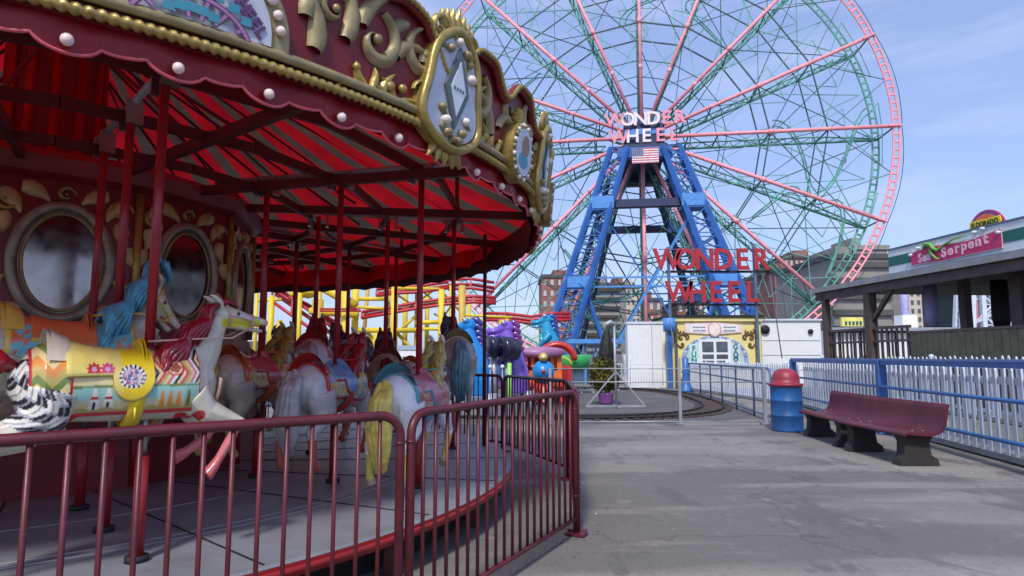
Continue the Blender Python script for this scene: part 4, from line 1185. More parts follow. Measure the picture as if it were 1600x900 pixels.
# flag panel
b = MB(); F = plane_map((0, -3.35, 17.1), (1, 0, 0), (0, 0, 1), (0, -1, 0))
fw, fh = 2.05, 1.22
wht = mat('flag_white', (.82, .82, .82), .6); fred = mat('flag_red', (.55, .12, .16), .6); fblu = mat('flag_blue', (.09, .10, .25), .6)
b.prism([(-fw/2, -fh/2), (fw/2, -fh/2), (fw/2, fh/2), (-fw/2, fh/2)], F, -.05, 0, wht)
for i in range(7):
    z0 = -fh/2+fh*(2*i)/13; b.prism([(-fw/2, z0), (fw/2, z0), (fw/2, z0+fh/13), (-fw/2, z0+fh/13)], F, 0, .012, fred)
b.prism([(-fw/2, -fh/2+fh*6/13), (-fw/2+fw*.42, -fh/2+fh*6/13), (-fw/2+fw*.42, fh/2), (-fw/2, fh/2)], F, 0, .02, fblu)
for i in range(5):
    for j in range(6):
        x = -fw/2+fw*.42*(j+.5)/6; z = -fh/2+fh*6/13+fh*7/13*(i+.5)/5; b.prism([(x-.02, z-.02), (x+.02, z-.02), (x+.02, z+.02), (x-.02, z+.02)], F, .018, .026, wht)
b.build('flag_panel', wh, local=True)

# ------------------------------------------------------------------ RED LETTER SIGN above the booth
YS = 29.0
sg = thing('letter_sign', (9.3, YS+.1, 0), 'large red WONDER WHEEL letters on a dark pipe frame above the yellow booth', 'sign')
b = MB(); y = YS+.12
for px in (1046, 1181):
    x = at(px, 430, YS).x; b.bar((x, y, 0), (x, y, 6.45), .12, rail_navy)
za, zb_ = at(1100, 424, YS).z, at(1100, 476, YS).z
b.bar((at(1030, 0, YS).x*1.0, y, za), (at(1205, 424, YS).x, y, za), .10, black); b.bar((at(1046, 0, YS).x, y, zb_), (at(1190, 476, YS).x, y, zb_), .08, black)
b.bar((at(1030, 389, YS).x, y, at(1030, 389, YS).z), (at(1205, 389, YS).x, y, at(1205, 389, YS).z), .04, rail_navy)
b.bar((at(1046, 440, YS).x, y, at(1046, 440, YS).z), (at(1186, 440, YS).x, y, at(1186, 440, YS).z), .04, rail_navy)
b.build('frame', sg)
for s, x0, x1, y0, y1 in (('WONDER', 1042, 1188, 391, 423), ('WHEEL', 1061, 1174, 442, 474)):
    zt, zb2 = at(1100, y0, YS).z, at(1100, y1, YS).z
    xa, xb = at(x0, (y0+y1)/2, YS).x, at(x1, (y0+y1)/2, YS).x
    for i, ch in enumerate(s):
        b = MB(); put_letters(b, ch+' ', xa+(xb-xa)*i/(len(s)-1), xa+99, (zt+zb2)/2, (zt-zb2)/.70, YS, letter_red, .10, .03, .88)
        b.build('letter', sg)

# ------------------------------------------------------------------ BOOTH
Y0 = 29.3
xl, xr = at(1046, 530, Y0).x, at(1189, 530, Y0).x; zt = at(1100, 496, Y0).z
bw = xr-xl
bo = thing('ticket_booth', ((xl+xr)/2, Y0, 0), 'pale yellow booth with arched mural and white window under the red letter sign', 'booth')
F = plane_map((xl, Y0, 0), (1, 0, 0), (0, 0, 1), (0, -1, 0))
b = MB(); b.box(((xl+xr)/2, Y0+1.5, zt/2), (bw, 3.0, zt), booth_yellow); b.build('wall', bo)
b = MB(); b.box(((xl+xr)/2, Y0+1.45, zt+.05), (bw+.25, 3.3, .10), black)
b.box(((xl+xr)/2, Y0-.08, zt-.10), (bw+.1, .1, .16), booth_yellow); b.build('roof_edge', bo)
b = MB()
for u in (.28, bw-.22): b.box((xl+u, Y0-.05, zt/2-.12), (.13, .10, zt-.3), brown_trim)
b.build('corner_post', bo)
mural = mat('mural_pale_green', (.45, .62, .50), .5); mural2 = mat('mural_blue', (.25, .36, .6), .5); pinkp = mat('booth_pink', (.80, .62, .62), .5)
b = MB()
cx = bw*.49
AR = [(cx-bw*.36, .9)]+[(cx+bw*.36*cos(pi-pi*i/24), 1.35+1.02*sin(pi*i/24)) for i in range(25)]+[(cx+bw*.36, .9)]
b.prism(list(reversed(AR)), F, .01, .05, mural2)
AR2 = [(cx-bw*.31, .9)]+[(cx+bw*.31*cos(pi-pi*i/24), 1.35+.92*sin(pi*i/24)) for i in range(25)]+[(cx+bw*.31, .9)]
b.prism(list(reversed(AR2)), F, .04, .065, mural)
for i in range(17):
    a = pi*(i+.5)/17; b.ball(F(cx+bw*.335*cos(a), 1.35+.97*sin(a), .05), .06, white_metal if i % 2 else lilac, 6, (1, .4, 1))
b.build('arch_mural', bo)
b = MB(); wx0, wx1 = cx-.62, cx+.58
b.prism([(wx0-.12, .95), (wx1+.12, .95), (wx1+.12, 2.20), (wx0-.12, 2.20)], F, .05, .12, white_paint)
b.prism([(wx0-.55, .95), (wx0-.12, .95), (wx0-.12, 2.1), (wx0-.55, 1.9)], F, .06, .09, mat('booth_mint', (.55, .75, .68), .5))
b.prism([(wx1+.12, .95), (wx1+.55, .95), (wx1+.55, 1.9), (wx1+.12, 2.1)], F, .06, .09, mat('booth_grey_panel', (.6, .64, .68), .5))
fo = b.build('window_frame', bo)
b = MB(); wdk = mat('window_dark', (.09, .11, .13), .15, var=.3)
mid = (wx0+wx1)/2
for (a_, c_) in ((wx0+.02, mid-.06), (mid+.06, wx1-.02)):
    for (z0, z1) in ((1.62, 2.10), (1.32, 1.52), (1.0, 1.24)):
        b.prism([(a_, z0), (c_, z0), (c_, z1), (a_, z1)], F, .115, .128, wdk)
b.build('window_pane', fo)
b = MB(); zs = at(1100, 514, Y0).z
def banner(u0, u1, z0, z1): return [(u0, z0), (u1, z0), (u1, z1), (u0, z1)]
b.prism([(cx-1.32, zs-.18), (cx-.3, zs-.24), (cx+.3, zs-.24), (cx+1.25, zs-.16), (cx+1.3, zs+.18), (cx+.3, zs+.28), (cx-.3, zs+.28), (cx-1.35, zs+.24)], F, .02, .07, pinkp)
b.prism(banner(cx-1.12, cx-.34, zs-.15, zs+.19), F, .06, .08, white_paint); b.prism(banner(cx+.34, cx+1.08, zs-.13, zs+.17), F, .06, .08, white_paint)
b.prism(oval(cx, zs-.03, .30, .34, 20), F, .06, .11, mat('plaque_rose', (.62, .35, .38), .5)); b.prism(oval(cx, zs-.03, .25, .29, 20), F, .10, .125, mat('plaque_cream', (.82, .70, .62), .5))
ink = mat('ink', (.12, .1, .12), .5)
rr = random.Random(2)
for (u0, u1) in ((cx-.98, cx-.45), (cx+.42, cx+.95)):      # two lines of small worn lettering on each banner
    for zz in (zs+.07, zs-.08):
        u = u0
        while u < u1:
            w_ = rr.uniform(.03, .055); b.prism(banner(u, u+w_, zz-.03, zz+.03+rr.uniform(-.01, .012)), F, .078, .084, ink); u += w_+.018
b.build('fascia_sign', bo)
b = MB(); tg = mat('lettering_teal', (.03, .22, .24), .5)
for i, ch in enumerate('FUN'): add_text(b, ch, plane_map(F(wx0-.36, 1.78-.27*i, .09), (1, 0, 0), (0, 0, 1), (0, -1, 0)), .34, tg, .012, .012)
for i, ch in enumerate('GAMES'): add_text(b, ch, plane_map(F(wx1+.34, 1.86-.24*i, .09), (1, 0, 0), (0, 0, 1), (0, -1, 0)), .32, tg, .012, .012)
b.build('side_lettering', bo)
b = MB()
for (u, sx) in ((.55, 1), (bw-.5, -1)):
    for (dx, dz, s_, an, fl) in ((0, .0, .36, 0, 1), (.22, .02, .24, 2, -1), (-.02, -.3, .28, 3, 1), (.12, .28, .2, 1, -1), (-.08, .3, .22, 2, 1)):
        G = lambda p, q, d=0.0: F(u+sx*p, q, d)
        scroll(b, G, dx, 2.28+dz, s_, an, fl, brown_trim, .04, .9, .03, .2)
b.build('scroll_ornament', bo)

# white wall, blue drum post, container ---------------------------------------
xa, xb = at(981, 550, 30).x, at(1040, 550, 30).x; z1 = at(1000, 506, 30).z
b = MB(); b.box(((xa+xb)/2, 30.3, z1/2), (xb-xa, .6, z1), white_paint); b.box(((xa+xb)/2, 30.3, z1+.05), (xb-xa+.1, .7, .1), white_metal)
b.box(((xa+xb)/2+.25, 29.98, z1/2), (.02, .03, z1-.2), galv)
tag(b.build('shed', base=((xa+xb)/2, 30.3, 0)), 'plain white box shed left of the blue drum post and yellow booth', 'shed')
bp_ = thing('post', (at(1046, 550, 29).x, 28.9, 0), 'blue post with a drum on top between the white shed and yellow booth', 'post')
X = bp_.location.x
b = MB(); b.bar((X-.02, 28.9, 0), (X-.02, 28.9, 3.0), .22, tower_blue); b.build('column', bp_)
b = MB(); b.tube([(X, 28.9, 2.55), (X, 28.9, 3.15)], .28, tower_light, 14); b.build('drum', bp_)
xa, xb = at(1190, 530, 31).x, at(1283, 530, 31).x; z1 = at(1200, 501, 31).z
ct = thing('storage_container', ((xa+xb)/2, 31, 0), 'long white storage container with two round black vents right of the yellow booth', 'container')
b = MB(); b.box(((xa+xb)/2, 32.3, z1/2), (xb-xa, 2.6, z1), white_paint)
for z in (.8, 1.5, 2.2): b.box(((xa+xb)/2, 30.99, z), (xb-xa-.1, .02, .02), galv)
b.build('body', ct)
b = MB()
for px, pz, rr_ in ((1195, 515, .22), (1266, 518, .12)):
    p = at(px, pz, 30.97); b.tube([p, p+V((0, -.08, 0))], rr_, black, 16)
b.build('vent', ct)
b = MB(); b.box(((xa+xb)/2, 32.3, z1+.04), (xb-xa+.15, 2.8, .08), white_metal); b.build('roof', ct)

# ------------------------------------------------------------------ PICKET FENCE AND BLUE RAILS
dirv = V((0.164, 1, 0)).normalized(); nrm = V((dirv.y, -dirv.x, 0))     # nrm points away from the walkway
def onl(y, off, z=0): return V((FL(y), y, z))+nrm*off
def picket_fence(name, y0, y1, off, hgt, label, step=.2):
    r = thing(name, onl(y0, off), label, 'fence')
    b = MB(); y = y0; i = 0
    while y < y1:
        p = onl(y, off); w_ = .075; rr = random.Random(i*7)
        q = p+V((0, 0, .10)); t = hgt+rr.uniform(-.022, .018)
        d = dirv*(w_/2); n = nrm*.012; lean = dirv*rr.uniform(-.016, .016)
        vs = []
        for z, k in ((.10, 1), (t-.06, 1), (t, .15)):
            c = V((p.x, p.y, z))+lean*(z)
            vs += [c-d*k-n, c+d*k-n, c+d*k+n, c-d*k+n]
        fs = [(j*4+k, j*4+(k+1) % 4, (j+1)*4+(k+1) % 4, (j+1)*4+k) for j in range(2) for k in range(4)]+[(8, 9, 10, 11)]
        b.add(vs, fs, white_metal); y += step*.987; i += 1
    b.build('pickets', r)
    b = MB()
    for z, h in ((.22, .09), (hgt-.22, .10)):
        b.bar(onl(y0, off+.035, z), onl(y1, off+.035, z), .035, white_metal, h=h)
    b.bar(onl(y0, off, .07), onl(y1, off, .07), .10, galv, h=.08)
    b.build('rails', r)
    y = y0+.9
    while y < y1:
        b = MB(); p = onl(y, off+.09); b.lathe([(.06, 0), (.06, hgt-.02), (.075, hgt), (.04, hgt+.05), (.0, hgt+.06)], white_metal, 12, c=p); b.build('post', r); y += 4.5
    return r
picket_fence('picket_fence', -1.5, 18.2, .30, 1.30, 'white picket fence running behind the blue rails along the walkway')
_FL, _dv, _nr = FL, dirv, nrm
FL = lambda y: 8.13-.055*(y-18.2)
dirv = V((-.055, 1, 0)).normalized(); nrm = V((dirv.y, -dirv.x, 0))
picket_fence('picket_fence', 18.3, 27.8, 0, 1.22, 'farther white picket fence behind the grey blue pipe railing by the booth', .16)
FL, dirv, nrm = _FL, _dv, _nr
picket_fence('picket_fence', 3.0, 27.0, 3.2, 1.42, 'second white picket fence across the grass in front of the dark pavilion', .24)
r = thing('railing', onl(-1, 0), 'blue guard rail with a wide flat top board behind the maroon benches', 'railing')
b = MB(); b.bar(onl(-1, .02, 1.355), onl(18, .02, 1.355), .16, rail_board, h=.035); b.bar(onl(-1, -.03, 1.30), onl(18, -.03, 1.30), .03, rail_blue, h=.08); b.build('top_board', r)
for z in (.86, .35):
    b = MB(); b.tube([onl(-1, -.05, z), onl(18, -.05, z)], .028, rail_blue, 8); b.build('rail', r)
for y in (0, 6, 12, 18):
    b = MB(); p = onl(y, 0); b.box(p+V((0, 0, .67)), (.15, .15, 1.34), rail_blue, rz=-.16); b.box(p+V((0, 0, .03)), (.24, .24, .05), rail_blue, rz=-.16); b.build('post', r)
b = MB(); p = onl(10.9, 0); b.bar(p+V((-.05, .0, 0)), p+V((-.05, 0, 0.4)), .12, rail_blue); b.build('bracket', r)
# farther pipe railing curving down
p0, p1 = gr(1207, 661), gr(1078, 612)
r = thing('railing', p0, 'grey blue pipe railing leading from the trash can to the yellow booth', 'railing')
d = (p1-p0).normalized(); L = (p1-p0).length
Pq = lambda s, z: p0+d*s+V((0, 0, z))
b = MB(); b.tube([Pq(0, 0), Pq(0, .95)]+[Pq(.2-.2*cos(q), .95+.2*sin(q)) for q in [pi/2*j/5 for j in range(1, 6)]]+[Pq(L, 1.15)], .028, rail_navy, 8)
for z in (.82, .12): b.tube([Pq(0, z), Pq(L, z)], .022, rail_navy, 6)
b.build('rail', r)
for s in (1.6, 3.6, 5.6, 7.6, 9.8, L):
    b = MB(); b.tube([Pq(s, 0), Pq(s, 1.14)], .026, rail_navy, 6); b.build('post', r)
p = gr(1072, 612)
b = MB(); b.lathe([(.34, 0), (.34, .06), (.2, .25), (.13, .7), (.17, .8), (.12, .9), (.14, 1.35), (0, 1.42)], rail_blue, 14, c=p)
tag(b.build('bollard', base=p), 'blue tapered post at the far end of the grey pipe railing', 'post')
# thin grey railing in front of the train yard
yr = 13.6
r = thing('railing', (.9, yr, 0), 'thin pale grey pipe railing crossing in front of the miniature train yard', 'railing')
for z in (1.16, .88, .06):
    b = MB(); b.tube([(.75, yr, z), (5.35, yr, z)], .014, galv, 6); b.build('rail', r)
for x in (.8, 3.52, 5.3):
    b = MB(); b.bar((x, yr, 0), (x, yr, 1.38 if x == 3.52 else 1.17), .06, galv); b.box((x, yr, .02), (.2, .14, .03), galv); b.build('post', r)

# ------------------------------------------------------------------ BENCHES, TRASH CAN
def bench(p0, p1, label):
    p0 = V(p0); p1 = V(p1); d = (p1-p0); L = d.length; d.normalize(); side = V((d.y, -d.x, 0))    # towards the fence
    r = thing('park_bench', p0, label, 'bench', 'maroon benches in a row')
    prof = [(-.02, .405), (.0, .43), (.06, .445), (.16, .437), (.30, .425), (.40, .43), (.47, .465), (.515, .53), (.54, .63), (.56, .74), (.575, .80)]
    th = .035
    b = MB(); vs = []; n = len(prof)
    up = []
    for i, (u, z) in enumerate(prof):
        a = prof[max(0, i-1)]; c = prof[min(n-1, i+1)]; tx, tz = c[0]-a[0], c[1]-a[1]; l = sqrt(tx*tx+tz*tz)
        up.append((u+tz/l*th, z-tx/l*th))
    ring = prof+list(reversed(up)); m = len(ring)
    ns = 12
    for j in range(ns+1):
        for (u, z) in ring: vs.append(p0+d*(L*j/ns)+side*u+V((0, 0, z)))
    fs = [(j*m+k, j*m+(k+1) % m, (j+1)*m+(k+1) % m, (j+1)*m+k) for j in range(ns) for k in range(m)]
    b.add(vs, fs, bench_m, True); b.add(vs[:m], [tuple(range(m))], bench_m); b.add(vs[-m:], [tuple(reversed(range(m)))], bench_m)
    b.build('seat_and_back', r)
    rr_ = random.Random(3)
    for s in (.22, L-.22):
        for u in (.10, .24, .38):
            b = MB(); q = p0+d*s+side*u+V((0, 0, .437)); b.ball(q, .014, galv, 8, (1, 1, .5)); b.build('bolt', r)
    for s in (.22, L-.22):
        b = MB(); c = p0+d*s
        pr = [(.0, 0), (.52, 0), (.50, .08), (.42, .14), (.40, .30), (.46, .40), (.03, .405), (.08, .30), (.07, .14), (.02, .08)]
        vv = [c+side*u+V((0, 0, z))-d*.09 for u, z in pr]+[c+side*u+V((0, 0, z))+d*.09 for u, z in pr]; k = len(pr)
        b.add(vv, [tuple(range(k)), tuple(reversed(range(k, 2*k)))]+[(i, i+k, (i+1) % k+k, (i+1) % k) for i in range(k)], concrete_dark)
        b.build('foot', r)
bA, bM, bB = V((5.14, 8.35, 0)), V((5.16, 10.15, 0)), V((5.22, 12.05, 0))
bA = V((5.02, 8.35, 0)); bM = V((5.03, 10.05, 0))
bench(bM-V((0.01, 0.02, 0)), bA, 'nearer maroon bench with a curved back on dark concrete feet') if False else None
def bench2(a, c, label): bench(a, c, label)
bench2(bA, bM, 'nearer of two maroon curved-back benches along the blue rail')
bench2(V((5.08, 10.12, 0)), V((5.24, 11.85, 0)), 'farther maroon bench beside the blue drum trash can')
p = gr(1231, 673)
r = thing('trash_can', p, 'blue steel drum trash can with a red domed lid at the end of the bench', 'trash can')
b = MB(); b.lathe([(.285, 0), (.29, .02), (.285, .04), (.285, .28), (.297, .295), (.285, .31), (.285, .56), (.297, .575), (.285, .59), (.285, .84), (.298, .86), (.285, .87)], drum_blue, 32, c=p); b.build('drum', r)
b = MB(); b.lathe([(.31, .845), (.315, .89), (.30, .90), (.255, .905), (.25, .98), (.235, 1.06), (.19, 1.13), (.11, 1.175), (0, 1.185)], drum_red, 32, c=p); b.build('lid', r)
b = MB(); b.prism([(-.13, .92), (.13, .92), (.12, 1.03), (-.12, 1.03)], plane_map(p+V((-.235, -.02, 0)), (0, -1, 0), (.25, 0, 1), (-1, 0, 0)), -.02, .004, mat('lid_flap', (.3, .02, .04), .4)); b.build('flap', r)

scrap = mat('scrap_paper', (.6, .58, .52), .8); dleaf = mat('dry_leaf', (.16, .10, .05), .8, var=.5)
rr = random.Random(21); b = MB()
def bit(x, y, s_, m_):
    a_ = rr.uniform(0, 6.3); c_, q_ = cos(a_)*s_, sin(a_)*s_
    b.add([(x-c_, y-q_, .004), (x+q_*.6, y-c_*.6, .004+s_*.5*rr.random()), (x+c_, y+q_, .005+s_*.4*rr.random()), (x-q_*.6, y+c_*.6, .005)], [(0, 1, 2, 3)], m_)
for i in range(150):
    y = rr.uniform(3, 14); bit(FL(y)-.08-abs(rr.gauss(0, .22)), y, rr.uniform(.008, .022), scrap if rr.random() < .2 else dleaf)
for i in range(90):
    a_ = radians(rr.uniform(-60, 20)); r_ = RF+rr.gauss(0, .16)-.1; bit(CX+r_*cos(a_), CY+r_*sin(a_), rr.uniform(.006, .018), scrap if rr.random() < .25 else dleaf)
for i in range(45): bit(rr.uniform(.4, 6), rr.uniform(2.5, 12), rr.uniform(.004, .010), dleaf)
tag(b.build('litter'), 'dry leaves and paper scraps drifted along the fence feet', 'litter', kind='stuff')
# ------------------------------------------------------------------ BUSH IN POT, STAND
p = gr(947, 632)
r = thing('potted_bush', p, 'yellowish bush in a purple pot with its top wrapped in black tarp', 'potted plant')
b = MB(); b.lathe([(.17, 0), (.20, .05), (.225, .30), (.24, .34), (.21, .34)], mat('pot_purple', (.26, .08, .30), .45), 20, c=p); b.build('pot', r)
b = MB(); rr = random.Random(11); lm = mat('bush_leaf', (.17, .15, .03), .6, var=.5, vscale=20); lm2 = mat('bush_leaf_dark', (.08, .08, .018), .6, var=.4, vscale=20)
def foliage(mb, c, rx, rz, n, sz, ms, rr):
    for i in range(n):
        a = rr.uniform(0, 2*pi); u = rr.uniform(-1, 1); q = rr.random()**.4; s = sqrt(1-u*u)
        v = V((rx*q*s*cos(a), rx*q*s*sin(a), rz*q*u)); k = .85+.3*noise.noise(v*6+V(c)); v *= k
        o = V(c)+v; t = V((rr.uniform(-1, 1), rr.uniform(-1, 1), rr.uniform(-.3, 1))).normalized(); w_ = t.cross(V((rr.uniform(-1, 1), rr.uniform(-1, 1), rr.uniform(-1, 1)))).normalized()
        L = sz*rr.uniform(.7, 1.4); mb.add([o-w_*L*.3, o+t*L*.5-w_*L*.05, o+t*L, o+w_*L*.3], [(0, 1, 2, 3)], rr.choice(ms))
foliage(b, p+V((-.03, 0, .88)), .52, .60, 5600, .105, [lm, lm, lm2], rr); foliage(b, p+V((.02, 0, 1.45)), .25, .4, 700, .07, [lm, lm2], rr); b.build('foliage', r)
b = MB(); b.tube([p+V((0, 0, .3)), p+V((.01, 0, 1.6))], [.03, .015], wood_dark, 8); b.build('stem', r)
b = MB(); b.tube([p+V((.02, 0, 1.35)), p+V((.01, 0, 1.5)), p+V((.03, 0, 1.8)), p+V((.05, 0, 2.1)), p+V((.08, 0, 2.32))], [.20, .22, .19, .12, .03], black, 9, smooth=False)
b.tube([p+V((.18, 0, 1.9)), p+V((.26, 0, 1.5)), p+V((.22, 0, 1.3))], [.03, .07, .03], black, 6); b.build('tarp', r)
p = gr(963, 637)
r = thing('stand', p, 'pale grey triangular pipe stand with a tall centre pole beside the potted bush', 'stand')
b = MB(); b.bar(p+V((-.85, 0, .04)), p+V((.82, 0, .04)), .06, galv); b.bar(p+V((0, -.5, .04)), p+V((0, .6, .04)), .05, galv); b.build('base', r)
b = MB(); b.tube([p, p+V((-.02, 0, 2.3))], .035, galv, 8); b.build('pole', r)
for s in (-.82, .8):
    b = MB(); b.bar(p+V((s, 0, .05)), p+V((0, 0, 1.0)), .04, galv); b.build('brace', r)
b = MB(); b.tube([p+V((-.02, 0, 2.3)), p+V((-.12, 0, 2.38)), p+V((-.28, 0, 2.3)), p+V((-.3, 0, 2.1))], [.05, .08, .08, .03], galv, 10); b.build('lamp_head', r)

# ------------------------------------------------------------------ LIGHT BARRICADE
def barricade(px0, px1, Y, h, label, m=white_metal):
    a = at(px0, 600, Y); c = at(px1, 600, Y); x0, x1 = a.x, c.x
    r = thing('barricade', (x0, Y, 0), label, 'barricade')
    b = MB(); rr = .1
    b.tube([(x0, Y, .12), (x0, Y, h-rr), (x0+rr, Y, h), (x1-rr, Y, h), (x1, Y, h-rr), (x1, Y, .12)], .02, m, 6); b.tube([(x0, Y, .14), (x1, Y, .14)], .016, m, 6); b.build('frame', r)
    b = MB(); n = int((x1-x0)/.12)
    for i in range(1, n): x = x0+(x1-x0)*i/n; b.tube([(x, Y, .14), (x, Y, h)], .010, m, 5)
    b.build('bars', r)
    b = MB()
    for x in (x0+.3, x1-.3): b.bar((x, Y-.25, .03), (x, Y+.25, .03), .04, m)
    b.build('foot', r)
barricade(896, 938, 25.5, 1.15, 'white steel barricade between the red train and the potted bush', white_metal)
barricade(940, 976, 27.5, 1.1, 'pale barricade right behind the potted bush', white_metal)
barricade(985, 1036, 29.0, 1.1, 'pale barricade standing before the white shed', white_metal)
# blue picnic shelter seen behind
x0, x1 = at(880, 0, 34).x, at(960, 0, 34).x
r = thing('shelter', ((x0+x1)/2, 34, 0), 'small blue framed canopy with a flat top behind the white barricades', 'shelter')
b = MB(); b.box(((x0+x1)/2, 34, at(900, 534, 34).z), (x1-x0, 2.5, .22), tower_light); b.build('roof', r)
for x in (x0+.9, x1-.6, (x0+x1)/2):
    b = MB(); b.bar((x, 33.2, 0), (x, 33.2, at(900, 534, 34).z), .12, tower_light); b.build('post', r)
b = MB(); b.box(((x0+x1)/2+.6, 35.0, .8), (2.4, 1.6, 1.5), white_paint); b.box(((x0+x1)/2-.9, 34.8, .45), (1.4, 1.4, .9), rail_navy); tag(b.build('cabinet', base=((x0+x1)/2, 34.8, 0)), 'white and navy cabinets under the small blue canopy', 'cabinet')

# ------------------------------------------------------------------ KIDDIE TRAIN
X, Y = at(848, 600, 19.6).x, 19.6
r = thing('toy_train', (X, Y, 0), 'orange and red toy train locomotive with round blue nose facing the camera', 'train')
red_t = mat('train_red', (.50, .03, .02), .35, coat=.3); blue_t = mat('train_blue', (.02, .25, .62), .35, coat=.3); grn_t = mat('train_green', (.05, .42, .12), .35)
b = MB(); b.box((X, Y+.9, .35), (1.15, 2.2, .55), red_t); b.box((X, Y+.8, .12), (.9, 2.0, .2), black)
for x in (-.42, -.2, 0, .2, .42): b.bar((X+x*.5, Y-.5, .52), (X+x*1.25, Y-.75, .08), .07, red_t)
b.box((X, Y-.25, .58), (1.2, .25, .10), red_t); b.build('chassis', r)
b = MB(); b.tube([(X, Y-.35, .98), (X, Y+.9, .98)], .31, red_t, 24); b.tube([(X, Y-.42, .98), (X, Y-.36, .98)], .33, blue_t, 24); b.tube([(X, Y-.47, .98), (X, Y-.41, .98)], .24, blue_t, 20); b.tube([(X, Y-.5, .98), (X, Y-.46, .98)], .06, red_t, 12)
b.tube([(X-.17, Y-.475, .88), (X-.1, Y-.475, .82), (X, Y-.475, .80), (X+.1, Y-.475, .82), (X+.17, Y-.475, .88)], .02, tower_navy, 6); b.build('boiler', r)
b = MB(); b.lathe([(.06, 0), (.14, .02), (.14, .1), (.05, .13)], yellow, 16, c=(X, Y-.4, 1.33)); b.ball((X, Y-.46, 1.40), .13, yellow, 14); b.ball((X, Y-.56, 1.40), .06, white_metal, 10); b.build('headlight', r)
b = MB(); 
for s in (-1, 1):
    b.box((X+s*.52, Y+.15, 1.08), (.14, .10, 1.0), orange); b.box((X+s*.30, Y+.18, 1.35), (.10, .06, .5), orange); b.box((X+s*.52, Y+1.6, 1.08), (.14, .10, 1.0), orange); b.box((X+s*.55, Y+.9, .82), (.06, 1.5, .5), orange)
b.box((X, Y+.2, .78), (1.14, .12, .42), orange); b.box((X, Y+1.65, 1.1), (1.1, .08, 1.0), red_t); b.build('cab', r)
b = MB(); b.tube([(X, Y-.05, 1.55), (X, Y+1.9, 1.55)], [(.72, .17)]*2, lilac, 20, side=(1, 0, 0)); b.build('roof', r)
b = MB()
for s in (-1, 1):
    for y in (.2, 1.5): b.tube([(X+s*.5, Y+y, .22), (X+s*.58, Y+y, .22)], .2, black, 16)
b.build('wheels', r)
# dragon coach behind it
X2, Y2 = at(872, 600, 22.6).x, 22.8
r = thing('toy_coach', (X2, Y2, 0), 'red toy train coach with an arched red hood and green knobs behind the locomotive', 'train')
b = MB(); b.box((X2, Y2+.9, .62), (1.0, 1.8, .95), red_t); b.box((X2, Y2, .15), (.8, 1.6, .2), black); b.box((X2+.2, Y2-.03, .75), (.3, .06, .5), edge_red); b.build('body', r)
b = MB(); b.tube([(X2+.62*cos(q), Y2+.2, 1.30+.55*sin(q)) for q in [pi*j/14 for j in range(15)]], [(.13, .30)]*15, red_t, 8, side=(0, 1, 0) and (0, 0, 1)); b.build('hood', r)
for s, zz in ((-1, 1.28), (1, 1.28)):
    b = MB(); b.ball((X2+s*.64, Y2+.1, zz), .15, grn_t, 12); b.build('knob', r)
b = MB(); b.tube([(X2+.5*cos(q), Y2-.02, 1.12+.30*sin(q)) for q in [pi*j/14 for j in range(15)]], .03, yellow, 6); b.build('trim', r)

